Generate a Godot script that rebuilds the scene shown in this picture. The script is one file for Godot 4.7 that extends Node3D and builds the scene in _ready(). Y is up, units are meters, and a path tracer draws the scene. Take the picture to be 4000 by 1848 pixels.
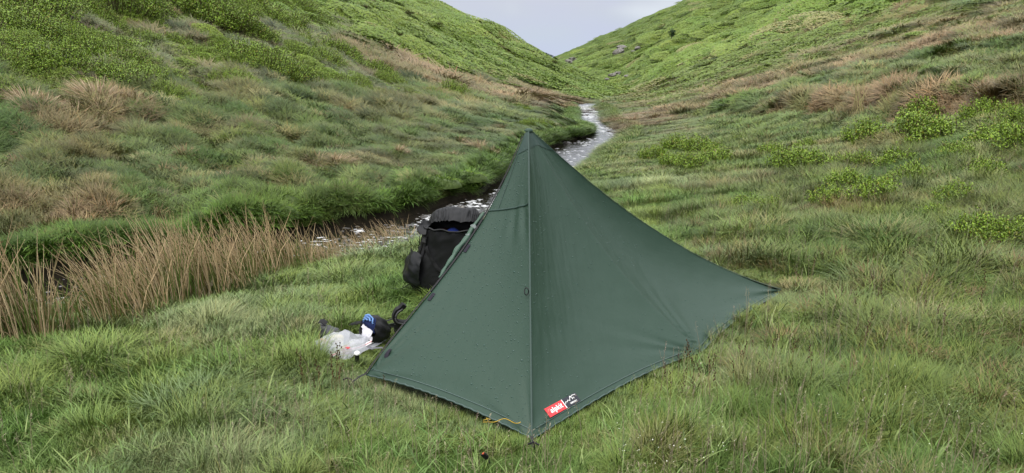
extends Node3D
# A green pyramid tent pitched beside a stream in an upland valley, under an overcast sky.
# Units are metres; the camera stands at the origin, looking down the valley (-z).

const EYE := 1.6
const AX := Vector2(0.142629, -0.989776)      # valley axis on the ground (x, z)
const AP := Vector2(0.989776, 0.142629)       # to the right of it
# tent corners: apex, near, left, right, middle peg, far
const TA := Vector3(0.105, 1.334, -4.75)
const TN := Vector3(0.090, 0.035, -3.126)
const TL := Vector3(-0.795, 0.05, -3.841)
const TR := Vector3(2.085, 0.06, -5.50)
const TM := Vector3(1.122, 0.045, -4.201)
const TF := Vector3(1.170, 0.05, -6.213)
const BANK_A := Vector2(7.93, -18.70)
const BANK_N := Vector2(1.000, -0.007)
const CU := [-40, -6, -1, 3.3, 6, 7.7, 9.2, 9.8, 10.8, 12.6, 15, 17, 18.4, 20.3, 23.2, 25, 26.5, 28.5, 31.5, 35.3, 42, 49.5, 53, 60, 85, 130, 800]
const CL := [-42, -18, -12.4, -8.6, -5.8, -4.45, -3.72, -3.25, -2.85, -2.4, -2.2, -2.1, -2, -1.9, -1.55, -1.03, -0.85, -0.76, -1.42, -1.68, -2.03, -2.55, -2.9, -3, -1.2, 0.8, 0.8]
const CR := [-40, -16.6, -11.2, -7.4, -4.5, -3.1, -2.65, -2.5, -2.3, -1.9, -1.25, -1, -0.88, -0.76, -0.3, -0.28, -0.22, -0.26, -0.8, -1.18, -1.3, -1.88, -2.2, -2.3, -0.5, 1.5, 1.5]
# plant zones on the ground: kind, then x z x z ...
const ZONES := [
	[2, -10.0, -42.1, -8.3, -47.6, -3.9, -58.0, 1.2, -70.4, 5.5, -64.6, 4.8, -51.8, 2.0, -39.5, -1.3, -39.1, -3.9, -38.3, -6.2, -37.0, -8.5, -37.9],
	[2, -8.3, -12.6, -8.3, -14.0, -7.9, -15.4, -7.1, -14.0, -6.9, -12.9, -7.2, -12.1, -7.8, -11.9],
	[2, -6.3, -9.1, -6.0, -9.6, -5.1, -9.4, -4.6, -8.6, -4.7, -8.0, -5.0, -7.5, -5.2, -7.4],
	[3, -13.0, -19.7, -13.0, -22.1, -13.1, -25.2, -13.0, -28.6, -14.8, -38.4, -17.1, -54.2, -17.4, -70.6, -10.9, -56.7, -9.8, -41.4, -8.1, -36.7, -5.6, -33.1, -3.5, -28.5, -3.8, -25.8, -6.0, -25.5, -7.0, -21.9, -7.5, -18.5, -7.9, -15.1, -8.4, -14.0, -8.9, -13.1, -10.5, -15.7],
	[3, -17.4, -70.4, -16.0, -118.6, -7.8, -111.9, -0.4, -106.8, 6.5, -102.5, 11.7, -89.1, 6.5, -66.8, 1.2, -71.6, -4.0, -59.8, -8.7, -49.8, -10.3, -43.6],
	[2, 4.1, -34.7, 6.3, -37.1, 10.5, -38.8, 14.2, -42.2, 14.6, -33.6, 15.8, -31.5, 16.7, -29.6, 17.1, -25.8, 13.7, -20.5, 13.0, -22.8, 12.8, -25.5, 12.6, -28.8, 10.8, -32.0, 8.1, -31.9, 4.7, -26.5, 3.7, -26.0],
	[4, 11.2, -75.6, 19.6, -87.0, 22.9, -76.0, 26.2, -68.4, 29.1, -62.7, 31.6, -59.9, 27.2, -45.8, 23.1, -35.0, 17.7, -26.7, 17.0, -29.0, 16.2, -31.7, 15.2, -35.0, 13.7, -38.9, 11.7, -43.3, 6.3, -41.2]]
# bilberry bushes of the left hillside: x, z, radius
const BUSH_LEFT := [[-11.94, -18.60, 0.76], [-12.19, -19.94, 0.80], [-11.60, -19.45, 0.62], [-12.20, -24.62, 0.94], [-12.19, -26.35, 0.80], [-12.78, -29.82, 1.11], [-11.91, -29.06, 1.08], [-10.91, -28.14, 1.14], [-10.35, -28.35, 1.14], [-9.91, -28.93, 0.84], [-13.13, -39.69, 1.44], [-12.32, -41.30, 1.11], [-11.30, -24.35, 0.42], [-11.08, -17.54, 0.71], [-10.76, -16.40, 0.40], [-10.69, -17.17, 0.52], [-10.55, -18.31, 0.33], [-10.38, -19.23, 0.60], [-9.99, -19.71, 0.61], [-9.91, -17.77, 0.63], [-10.38, -15.94, 0.46], [-10.17, -16.10, 0.49], [-9.17, -17.66, 0.68], [-8.95, -18.53, 0.39], [-9.64, -14.80, 0.46], [-9.44, -15.12, 0.49], [-9.21, -15.39, 0.52], [-8.99, -15.64, 0.28], [-9.26, -14.18, 0.41], [-8.49, -16.17, 0.53], [-8.37, -17.04, 0.52], [-8.08, -17.39, 0.49], [-8.23, -16.06, 0.62], [-8.72, -14.11, 0.37], [-8.88, -13.27, 0.30], [-7.27, -15.92, 0.33], [-7.06, -16.05, 0.27], [-8.32, -23.90, 0.78], [-7.77, -24.14, 0.87], [-7.11, -23.49, 0.84], [-8.41, -22.82, 0.42], [-7.68, -27.97, 0.60], [-8.93, -34.75, 0.68], [-7.00, -19.39, 0.43], [-6.92, -20.52, 0.37], [-7.40, -19.43, 0.32], [-6.99, -25.36, 0.54], [-6.38, -25.27, 0.40], [-7.06, -29.28, 0.62], [-5.93, -13.15, 0.15], [-5.36, -13.52, 0.17], [-5.19, -13.55, 0.17], [-4.90, -13.77, 0.23], [-5.72, -21.02, 0.19], [-9.23, -22.47, 0.46], [-9.21, -24.21, 0.53], [-8.87, -22.09, 0.33], [-12.69, -23.31, 0.64], [-11.98, -22.93, 0.53], [-12.59, -21.80, 0.61], [-10.77, -22.50, 0.43], [-10.10, -23.34, 0.48], [-9.64, -21.24, 0.40], [-7.68, -35.28, 1.12], [-6.80, -34.97, 0.98], [-5.80, -33.85, 0.83], [-5.17, -32.63, 0.62], [-5.84, -26.28, 0.60], [-5.29, -26.12, 0.50], [-4.76, -26.09, 0.36], [-3.42, -32.63, 0.45], [-2.67, -35.97, 0.68], [-1.87, -34.54, 0.65], [-1.17, -31.51, 0.38], [0.12, -35.30, 0.49], [0.86, -25.16, 0.39], [1.19, -25.04, 0.30], [-13.78, -37.26, 1.02], [-10.40, -37.23, 0.86], [-12.19, -48.98, 1.04], [-16.33, -52.15, 1.41], [-15.22, -56.18, 1.40]]
# bilberry bushes right of the tent: x, z, radius
const BUSH_RIGHT := [[6.69, -12.32, 0.36], [6.62, -11.67, 0.35], [6.66, -10.36, 0.28], [6.52, -9.71, 0.26], [5.93, -10.02, 0.20], [7.60, -12.29, 0.32], [7.59, -11.75, 0.29], [7.56, -13.85, 0.30], [6.15, -13.01, 0.32], [3.81, -17.36, 0.37], [4.10, -16.60, 0.32], [2.99, -15.80, 0.30], [4.25, -15.70, 0.20], [4.43, -11.90, 0.26], [4.57, -11.44, 0.25], [5.01, -11.29, 0.23], [5.16, -11.02, 0.21], [5.33, -10.32, 0.22], [5.87, -9.82, 0.20], [7.28, -10.85, 0.22], [2.87, -9.04, 0.18], [3.00, -8.62, 0.16], [3.64, -8.47, 0.22], [4.08, -8.31, 0.22], [4.50, -8.83, 0.17], [4.58, -7.60, 0.18], [4.13, -7.17, 0.16], [4.04, -6.32, 0.19], [4.12, -6.11, 0.20], [4.27, -6.13, 0.15], [5.20, -17.07, 0.18], [5.43, -13.78, 0.18], [3.83, -13.91, 0.27], [4.84, -13.98, 0.23], [4.95, -9.18, 0.20], [4.28, -9.50, 0.21], [5.46, -8.56, 0.19], [3.24, -13.46, 0.24], [3.01, -14.09, 0.22]]
# dry grass tussocks: x, z, radius
const TUSSOCKS := [[-8.26, -12.88, 0.42], [-7.92, -12.87, 0.42], [-7.71, -13.34, 0.48], [-7.76, -14.05, 0.44], [-7.39, -13.77, 0.43], [-7.46, -12.50, 0.38], [-7.19, -13.03, 0.36], [-3.89, -12.28, 0.29], [-3.55, -12.14, 0.28], [-3.33, -12.91, 0.32], [-3.00, -13.01, 0.28], [-4.08, -11.37, 0.25], [-4.11, -10.82, 0.24], [-5.94, -19.94, 0.21], [-1.23, -18.04, 0.34], [-0.82, -17.11, 0.35], [-0.55, -16.09, 0.30], [-1.28, -15.59, 0.24], [-2.23, -14.79, 0.21], [-1.96, -15.46, 0.24], [-5.60, -9.45, 0.28], [-5.24, -9.32, 0.28], [-4.96, -9.15, 0.23], [-5.54, -8.55, 0.28], [-5.21, -8.44, 0.26], [-5.42, -7.98, 0.23], [-4.85, -8.31, 0.22], [-4.90, -10.11, 0.21], [-4.44, -9.84, 0.22], [-4.06, -9.67, 0.20], [-4.06, -10.48, 0.23], [-6.26, -11.10, 0.15], [-5.27, -12.81, 0.13], [-4.32, -12.70, 0.18], [-5.96, -11.58, 0.16], [-6.23, -12.65, 0.15], [-5.28, -11.63, 0.13], [-3.03, -16.10, 0.20], [-3.83, -17.02, 0.18], [-3.24, -19.04, 0.20], [-2.75, -21.28, 0.26], [-4.24, -15.51, 0.19], [-4.65, -14.30, 0.16], [-6.83, -10.74, 0.17], [-7.36, -11.06, 0.21], [-6.70, -11.49, 0.16], [-2.00, -19.55, 0.24], [-0.39, -22.97, 0.28], [0.00, -20.49, 0.25], [-5.16, -10.83, 0.16], [-2.30, -12.14, 0.15], [4.12, -28.77, 0.35], [5.11, -31.31, 0.38], [6.00, -31.55, 0.44], [7.76, -35.79, 0.44], [6.79, -25.61, 0.27], [7.93, -25.99, 0.33], [7.29, -20.25, 0.22], [8.49, -20.38, 0.23], [11.35, -17.82, 0.33], [11.65, -20.43, 0.36], [11.20, -21.50, 0.33], [13.17, -20.15, 0.37], [13.23, -22.00, 0.40], [6.34, -14.29, 0.16], [5.73, -15.24, 0.14]]
# green mounds on the stream banks: x, z, radius
const MOUNDS := [[-2.76, -9.30, 0.18], [-2.57, -9.55, 0.19], [-2.99, -9.66, 0.19], [-2.19, -10.00, 0.14], [-3.07, -9.08, 0.15], [-3.59, -8.27, 0.12], [-1.89, -10.89, 0.21], [-1.58, -11.42, 0.22], [-1.08, -12.03, 0.25], [-0.76, -12.87, 0.24], [1.63, -22.70, 0.23], [1.95, -23.80, 0.21], [2.60, -25.40, 0.18], [3.13, -26.99, 0.19], [1.37, -22.26, 0.23], [4.12, -35.10, 0.18], [4.34, -34.03, 0.18], [4.03, -26.85, 0.23], [3.99, -29.27, 0.20], [2.91, -32.28, 0.17], [-3.68, -8.06, 0.14], [-4.12, -7.72, 0.18], [2.49, -24.64, 0.09], [-0.20, -14.76, 0.23]]
# rush clumps on the near bank: x, z, height
const RUSHES := [[-3.40, -4.45, 0.90], [-3.45, -4.50, 0.77], [-3.81, -4.66, 0.68], [-3.33, -4.48, 0.80], [-3.78, -4.73, 0.85], [-3.13, -4.60, 0.82], [-3.48, -4.76, 0.71], [-3.56, -4.99, 0.73], [-3.18, -4.72, 0.71], [-3.42, -4.86, 0.90], [-3.49, -4.86, 0.70], [-3.23, -4.77, 0.84], [-3.55, -5.02, 0.79], [-3.14, -4.88, 0.61], [-3.37, -4.83, 0.84], [-3.12, -4.99, 0.54], [-2.98, -5.19, 0.60], [-3.32, -5.36, 0.72], [-3.04, -5.45, 0.74], [-2.84, -5.28, 0.72], [-2.95, -5.45, 0.79], [-3.08, -5.67, 0.71], [-2.77, -5.39, 0.64], [-2.92, -5.58, 0.81], [-3.28, -5.57, 0.79], [-2.75, -5.46, 0.67], [-2.96, -5.55, 0.89], [-3.15, -5.69, 0.77], [-2.67, -5.62, 0.75], [-3.02, -5.70, 0.89], [-3.11, -5.74, 0.67], [-2.74, -5.81, 0.75], [-2.92, -5.86, 0.83], [-3.15, -5.87, 0.73], [-2.66, -5.93, 0.73], [-2.84, -5.99, 0.66], [-3.08, -6.04, 0.78], [-2.63, -6.03, 0.74], [-2.84, -6.13, 0.74], [-3.01, -6.22, 0.90], [-2.54, -6.11, 0.68], [-2.71, -6.24, 0.82], [-2.87, -6.28, 0.84], [-2.47, -6.24, 0.79], [-2.73, -6.34, 0.64], [-2.93, -6.40, 0.69], [-2.35, -6.32, 0.75], [-2.60, -6.34, 0.72], [-2.78, -6.44, 0.75], [-2.40, -6.47, 0.69], [-2.60, -6.47, 0.71], [-2.88, -6.60, 0.73], [-2.58, -6.61, 0.72], [-2.79, -6.81, 0.74], [-2.27, -6.68, 0.65], [-2.59, -6.80, 0.86], [-2.79, -6.85, 0.63], [-2.39, -6.86, 0.74], [-2.66, -6.93, 0.65], [-2.17, -6.95, 0.76], [-2.37, -6.98, 0.78], [-2.59, -7.04, 0.78], [-2.18, -6.99, 0.56], [-2.35, -7.05, 0.70], [-2.60, -7.13, 0.60], [-2.09, -7.15, 0.56], [-2.60, -7.24, 0.63], [-2.09, -7.20, 0.60], [-2.35, -7.29, 0.50], [-2.10, -7.37, 0.57], [-2.02, -7.56, 0.51], [-2.05, -7.67, 0.51], [-1.97, -7.75, 0.43], [-2.08, -7.82, 0.52], [-1.93, -7.92, 0.51], [-2.17, -7.90, 0.56], [-1.85, -7.91, 0.54], [-1.97, -8.01, 0.42], [-2.08, -7.98, 0.46], [-2.10, -8.20, 0.40], [-1.79, -8.17, 0.44], [-1.86, -8.20, 0.47], [-2.03, -8.28, 0.50], [-1.71, -8.31, 0.44], [-1.86, -8.38, 0.37], [-2.03, -8.38, 0.38], [-1.65, -8.43, 0.44], [-1.92, -8.50, 0.47], [-1.71, -8.53, 0.34], [-1.77, -8.52, 0.47], [-1.89, -8.57, 0.47], [-1.58, -8.69, 0.41], [-1.75, -8.66, 0.41], [-1.85, -8.71, 0.44], [-1.58, -8.82, 0.42], [-1.73, -8.83, 0.41], [-1.81, -8.79, 0.35], [-1.70, -8.96, 0.31], [-1.79, -9.05, 0.35], [-1.49, -8.96, 0.32], [-1.68, -9.07, 0.31], [-1.73, -9.07, 0.33], [-1.41, -9.11, 0.38], [-1.57, -9.26, 0.36], [-1.62, -9.30, 0.35], [-1.41, -9.28, 0.30], [-1.51, -9.25, 0.29], [-1.58, -9.42, 0.32], [-1.37, -9.35, 0.37], [-1.48, -9.40, 0.39], [-1.62, -9.51, 0.29], [-1.35, -9.49, 0.35], [-1.49, -9.59, 0.30]]
const GREEN_TUFT := [5.67, -16.77]
# seed stalks: x, z
const STALKS := [[1.01, -3.53], [0.96, -3.74], [1.02, -4.20], [2.15, -4.24], [1.61, -3.98], [1.38, -3.94], [1.01, -3.64], [1.03, -4.21], [0.93, -4.17], [1.22, -3.58], [1.42, -4.35], [1.04, -3.50], [0.91, -3.82], [1.25, -3.78], [1.20, -3.76], [1.38, -3.79], [1.86, -3.86], [1.14, -4.41], [1.95, -3.95], [0.98, -3.54], [1.45, -3.72], [1.97, -4.15], [1.17, -3.60], [0.96, -3.69], [0.93, -3.76], [1.51, -3.54], [2.89, -4.43], [2.44, -4.79], [2.59, -4.43], [2.00, -4.09], [2.48, -4.26], [2.42, -4.69], [2.16, -4.59], [2.38, -4.51], [2.30, -4.14], [3.14, -4.76], [2.64, -4.77], [2.49, -4.03], [2.11, -5.17], [2.57, -5.97], [3.06, -5.59], [2.19, -5.49], [2.29, -5.52], [2.58, -5.51], [2.84, -5.65], [2.23, -5.88], [-1.06, -3.65], [-0.99, -3.56], [-0.97, -3.59], [-0.94, -3.80], [-1.12, -3.78], [-1.01, -3.63], [-0.96, -3.70], [-0.94, -3.82], [-0.95, -3.75], [-0.96, -3.81], [-0.89, -3.57], [-0.89, -3.63], [-0.64, -3.56], [-0.61, -3.71], [-0.56, -3.64], [-0.60, -3.70], [-0.67, -3.63], [0.84, -3.59], [0.80, -3.44], [0.92, -3.51], [0.80, -3.53], [0.75, -3.57]]
# dark heather clumps on the left hill and its skyline
const HEATHER := [[-14.76, -124.21, 0.43], [-11.86, -119.60, 0.45], [-10.18, -118.32, 0.37], [-6.00, -120.52, 0.46], [-3.78, -119.65, 0.53], [-2.59, -119.92, 0.41], [-0.40, -120.67, 0.50], [1.52, -113.64, 0.39], [2.87, -114.52, 0.35], [-13.11, -84.39, 0.44], [-11.07, -82.64, 0.43], [-13.86, -72.35, 0.43], [-10.13, -46.86, 0.33], [-8.62, -89.54, 0.40], [-6.09, -87.09, 0.36], [-8.99, -73.12, 0.30], [4.03, -109.56, 0.34], [5.89, -109.91, 0.38], [8.14, -105.45, 0.33], [9.89, -101.34, 0.28], [-14.64, -85.36, 0.39], [-0.62, -92.14, 0.32], [-15.63, -70.79, 0.50], [-9.37, -64.01, 0.24], [-3.33, -83.15, 0.26]]
# boulders on the far hillsides: x, z, radius
const BOULDERS := [[21.80, -289.26, 1.50], [23.83, -299.16, 1.24], [35.47, -247.18, 1.46], [32.75, -236.24, 1.48], [24.56, -186.42, 0.84], [26.02, -188.89, 0.92], [27.02, -178.63, 0.62], [-0.93, -79.47, 0.38], [37.34, -228.43, 0.64], [35.90, -226.33, 0.55], [22.81, -183.27, 0.44]]
const LONE_TREE := [42.72, -206.33]

var rng := RandomNumberGenerator.new()
var n_fine: FastNoiseLite
var n_mid: FastNoiseLite
var n_big: FastNoiseLite
var n_col: FastNoiseLite
var n_wave: FastNoiseLite
var tab_l := PackedFloat32Array()
var tab_r := PackedFloat32Array()
var at_u := 0.0      # set by land(): along the valley, across from the stream, metres from the water's edge, on the far green hill
var at_s := 0.0
var at_e := 0.0
var at_green := 0.0
var used := {}

# ---------------------------------------------------------------- helpers

func noise(sd: int, freq: float, octaves := 3) -> FastNoiseLite:
	var n := FastNoiseLite.new()
	n.seed = sd
	n.noise_type = FastNoiseLite.TYPE_SIMPLEX_SMOOTH
	n.frequency = freq
	n.fractal_octaves = octaves
	return n

func numbered(called: String) -> String:
	if not used.has(called):
		used[called] = 0
		return called
	used[called] += 1
	return "%s_%03d" % [called, used[called]]

func tag(o: Node, label: String, category: String, group := "", kind := "") -> Node:
	o.set_meta("label", label)
	o.set_meta("category", category)
	if group: o.set_meta("group", group)
	if kind: o.set_meta("kind", kind)
	return o

func thing(called: String, label: String, category: String, at := Vector3.ZERO, turn := 0.0, group := "") -> Node3D:
	var o := Node3D.new()
	o.name = numbered(called)
	add_child(o)
	o.position = at
	o.rotation.y = turn
	tag(o, label, category, group)
	return o

func part(called: String, mesh: Mesh, m: Material, parent: Node3D) -> MeshInstance3D:
	var o := MeshInstance3D.new()
	o.name = called
	o.mesh = mesh
	if m: o.material_override = m
	parent.add_child(o, true)
	return o

func solo(called: String, mesh: Mesh, m: Material, at := Vector3.ZERO) -> MeshInstance3D:
	var o := MeshInstance3D.new()
	o.name = numbered(called)
	o.mesh = mesh
	if m: o.material_override = m
	add_child(o)
	o.position = at
	return o

func mat(c: Color, rough := 0.8, spec := 0.5, vertex := false) -> StandardMaterial3D:
	var m := StandardMaterial3D.new()
	m.albedo_color = c.linear_to_srgb()
	m.roughness = rough
	m.metallic_specular = spec
	m.vertex_color_use_as_albedo = vertex
	m.cull_mode = BaseMaterial3D.CULL_DISABLED
	return m

func noise_tex(sd: int, freq: float, size: int, ramp: Gradient, as_normal := false, bump := 4.0) -> NoiseTexture2D:
	var t := NoiseTexture2D.new()
	t.width = size
	t.height = size
	t.seamless = true
	t.noise = noise(sd, freq, 5)
	t.as_normal_map = as_normal
	t.bump_strength = bump
	if ramp: t.color_ramp = ramp
	return t

func grad(a: Color, b: Color) -> Gradient:
	var g := Gradient.new()
	g.set_color(0, a)
	g.set_color(1, b)
	return g

class Mesher:
	var v := PackedVector3Array()
	var n := PackedVector3Array()
	var c := PackedColorArray()
	var ix := PackedInt32Array()
	func tri(a: Vector3, b: Vector3, d: Vector3, col: Color) -> void:
		var nn := (d - a).cross(b - a).normalized()
		var k := v.size()
		v.append(a); v.append(b); v.append(d)
		for i in 3:
			n.append(nn); c.append(col); ix.append(k + i)
	func quad(a: Vector3, b: Vector3, d: Vector3, e: Vector3, col: Color) -> void:
		tri(a, b, d, col)
		tri(a, d, e, col)
	func box(o: Vector3, x: Vector3, y: Vector3, z: Vector3, col: Color) -> void:
		# o is the centre, x y z are half edges
		var p := []
		for i in 8:
			p.append(o + x * (1 if i & 1 else -1) + y * (1 if i & 2 else -1) + z * (1 if i & 4 else -1))
		for f in [[0, 1, 3, 2], [4, 6, 7, 5], [0, 4, 5, 1], [2, 3, 7, 6], [0, 2, 6, 4], [1, 5, 7, 3]]:
			quad(p[f[0]], p[f[1]], p[f[2]], p[f[3]], col)
	func grid(pts: PackedVector3Array, nu: int, nv: int, wrap: bool, cols: PackedColorArray) -> void:
		var k := v.size()
		var nn := PackedVector3Array()
		nn.resize(pts.size())
		var iu := nu if wrap else nu - 1
		for j in nv - 1:
			for i in iu:
				var a := j * nu + i
				var b := j * nu + (i + 1) % nu
				var d := a + nu
				var e := b + nu
				for t in [[a, b, d], [b, e, d]]:
					var q := (pts[t[2]] - pts[t[0]]).cross(pts[t[1]] - pts[t[0]])
					nn[t[0]] += q; nn[t[1]] += q; nn[t[2]] += q
					ix.append(k + t[0]); ix.append(k + t[1]); ix.append(k + t[2])
		for i in pts.size():
			v.append(pts[i])
			n.append(nn[i].normalized())
			c.append(cols[i] if cols.size() == pts.size() else (cols[0] if cols.size() else Color.WHITE))
	func tube(path: PackedVector3Array, radii: PackedFloat32Array, sides: int, col: Color, flat := 1.0) -> void:
		var pts := PackedVector3Array()
		var up := Vector3.UP
		for j in path.size():
			var t: Vector3 = (path[mini(j + 1, path.size() - 1)] - path[maxi(j - 1, 0)]).normalized()
			if absf(t.dot(up)) > 0.95: up = Vector3.RIGHT
			var sx := t.cross(up).normalized()
			var sy := sx.cross(t).normalized()
			var r: float = radii[mini(j, radii.size() - 1)]
			for i in sides:
				var a := TAU * i / sides
				pts.append(path[j] + sx * cos(a) * r + sy * sin(a) * r * flat)
		grid(pts, sides, path.size(), true, PackedColorArray([col]))
	func done() -> ArrayMesh:
		var arr := []
		arr.resize(Mesh.ARRAY_MAX)
		arr[Mesh.ARRAY_VERTEX] = v
		arr[Mesh.ARRAY_NORMAL] = n
		arr[Mesh.ARRAY_COLOR] = c
		arr[Mesh.ARRAY_INDEX] = ix
		var m := ArrayMesh.new()
		m.add_surface_from_arrays(Mesh.PRIMITIVE_TRIANGLES, arr)
		return m

func rnd(a: float, b: float) -> float:
	return rng.randf_range(a, b)

func softplus(t: float, k: float) -> float:
	var q := t / k
	return t if q > 30.0 else (0.0 if q < -30.0 else k * log(1.0 + exp(q)))

func soft_max(a: float, b: float, k: float) -> float:
	return maxf(a, b) + k * log(1.0 + exp(-minf(absf(a - b) / k, 40.0)))

func water_at(u: float) -> float:
	return -0.25 + 0.010 * clampf(u - 12.0, 0.0, 46.0) - 0.008 * maxf(12.0 - u, 0.0)

func interp(xs: Array, ys: Array, x: float) -> float:
	if x <= xs[0]: return ys[0]
	for i in xs.size() - 1:
		if x < xs[i + 1]:
			return lerpf(ys[i], ys[i + 1], smoothstep(0.0, 1.0, (x - xs[i]) / (xs[i + 1] - xs[i])) * 0.5 + 0.5 * (x - xs[i]) / (xs[i + 1] - xs[i]))
	return ys[-1]

func make_tables() -> void:
	for i in 3360:
		var u := -40.0 + i * 0.25
		var wob: float = 0.0 if u < 5.0 else 0.16 * n_fine.get_noise_2d(u * 0.7, 11.0)
		var wob2: float = 0.0 if u < 5.0 else 0.16 * n_fine.get_noise_2d(u * 0.7, 77.0)
		var more := 0.12 * smoothstep(14.0, 19.0, u) + 0.2 * smoothstep(26.0, 32.0, u)
		var wide := 0.4 * exp(-pow((u - 10.5) / 4.0, 2.0))
		tab_l.append(interp(CU, CL, u) + wob - more)
		tab_r.append(interp(CU, CR, u) + wob2 + more + wide)

func tent_outside(x: float, z: float) -> float:
	# metres outside the tent's footprint, negative within
	var e1 := Vector2(TR.x - TN.x, TR.z - TN.z)
	var e2 := Vector2(TL.x - TN.x, TL.z - TN.z)
	var q := Vector2(x - TN.x, z - TN.z)
	var a := q.dot(e1.normalized())
	var b := q.dot(e2.normalized())
	var dx := maxf(-a, a - e1.length())
	var dy := maxf(-b, b - e2.length())
	return maxf(dx, dy) if dx < 0.0 or dy < 0.0 else Vector2(dx, dy).length()

func land(x: float, z: float) -> float:
	var u := x * AX.x + z * AX.y
	var v := x * AP.x + z * AP.y
	var fi := clampf((u + 40.0) * 4.0, 5.0, 3350.0)
	var i := int(fi)
	var f := fi - i
	var l := lerpf(tab_l[i], tab_l[i + 1], f)
	var r := lerpf(tab_r[i], tab_r[i + 1], f)
	var sl := clampf((tab_l[i + 5] - tab_l[i - 5]) / 2.5, -3.0, 3.0)
	var k := 1.0 / sqrt(1.0 + sl * sl)
	var s := (v - (l + r) * 0.5) * k
	var hw := (r - l) * 0.5 * k
	var w := water_at(u)
	var e := absf(s) - hw
	var g := 0.43 * (x - (17.2 + 0.049 * z + 12.0 * (smoothstep(70.0, 140.0, -z) - smoothstep(165.0, 270.0, -z))))
	var side: float
	if s > 0.0:
		side = lerpf(w + 0.1, soft_max(0.0, w + 0.25, 0.1) - 0.0693, smoothstep(0.0, 2.6, e)) + 0.335 * softplus(v - 2.8, 1.2)
	else:
		# the left hillside is a spur that comes down to the stream and ends there, in front of the far hill
		var foot := 7.0 - 6.2 * smoothstep(50.0, 110.0, u)
		side = w + lerpf(0.24, 0.14, smoothstep(23.0, 28.0, u)) + (0.10 * softplus(-s - 1.0, 0.5) + 0.33 * softplus(-s - foot, 1.8)) * (1.0 - 0.8 * smoothstep(138.0, 175.0, u))
	var y := soft_max(side, g, 0.8)
	at_green = smoothstep(-1.5, 1.5, g - side)
	# hummocks: small near the tent, broad on the hillsides
	var d := sqrt(x * x + z * z)
	var near := smoothstep(0.0, 0.7, tent_outside(x, z)) if d < 9.0 else 1.0
	var b := 0.07 * n_fine.get_noise_2d(x, z) * near + 0.05 * n_mid.get_noise_2d(x, z) * near * smoothstep(0.3, 2.0, e)
	if s < 0.0:
		b += 0.30 * n_fine.get_noise_2d(x * 0.8 + 40.0, z * 0.8) * smoothstep(0.1, 1.5, -s) + 0.4 * n_mid.get_noise_2d(x * 0.7 - 9.0, z * 0.7) * smoothstep(5.0, 12.0, -s)
	else:
		b += (0.16 * n_fine.get_noise_2d(x * 0.9 + 10.0, z * 0.9) + 0.25 * n_mid.get_noise_2d(x + 70.0, z)) * smoothstep(1.8, 6.0, v)
	var far := smoothstep(24.0, 90.0, d)
	if far > 0.0:
		b += far * (2.2 * n_big.get_noise_2d(x, z) + 0.9 * n_big.get_noise_2d(x * 3.0, z * 3.0)) * smoothstep(4.0, 22.0, e)
		# gullies and terraces that run up the green hill
		b += far * at_green * (3.0 * absf(n_big.get_noise_2d(x * 0.7 + z * 1.1, z * 3.2 + x * 1.4)) + 0.9 * n_mid.get_noise_2d((x * 0.35 + z) * 0.22, (x - z * 0.2) * 0.03))
	y += b * (smoothstep(0.0, 0.5, e) if u < 12.0 else smoothstep(0.0, 5.0, e))
	# a turf bank that steps up the right hand slope
	if s > 0.0 and d < 30.0:
		var q := (x - BANK_A.x) * BANK_N.x + (z - BANK_A.y) * BANK_N.y + 0.5 * n_fine.get_noise_2d(x * 0.8, z * 0.8 + 17.0)
		y += 0.34 * smoothstep(-0.12, 0.12, q) * (1.0 - smoothstep(1.5, 7.0, q)) * smoothstep(6.3, 8.2, x)
	var t: float
	if s > 0.0: t = (e - 0.22) / 0.1
	else: t = (e - 0.08) / 0.05
	var bl := 1.0 / (1.0 + exp(-clampf(t, -40.0, 40.0)))
	# above the last bend the stream is out of sight and its bed fades into the slope
	var gone := smoothstep(56.0, 61.0, u)
	bl = lerpf(bl, 1.0, gone)
	at_u = u; at_s = s; at_e = e + 3.0 * gone
	return lerpf(w - 0.15, y, bl)

func ground(x: float, z: float) -> Vector3:
	return Vector3(x, land(x, z), z)

func slope_basis(x: float, z: float, step := 0.3) -> Basis:
	var h := land(x, z)
	var up := Vector3(h - land(x + step, z), step, h - land(x, z + step)).normalized()
	up.y = maxf(up.y, 0.8)
	up = up.normalized()
	var fx := up.cross(Vector3.FORWARD if absf(up.z) < 0.9 else Vector3.RIGHT).normalized()
	return Basis(fx, up, fx.cross(up).normalized())

func in_zone(poly: PackedVector2Array, box: Rect2, q: Vector2) -> bool:
	return box.has_point(q) and Geometry2D.is_point_in_polygon(q, poly)

var zones := []      # [kind, polygon, box]
func make_zones() -> void:
	for zd in ZONES:
		var p := PackedVector2Array()
		for i in range(1, zd.size(), 2):
			p.append(Vector2(zd[i], zd[i + 1]))
		var b := Rect2(p[0], Vector2.ZERO)
		for q in p: b = b.expand(q)
		zones.append([int(zd[0]), p, b])

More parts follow.
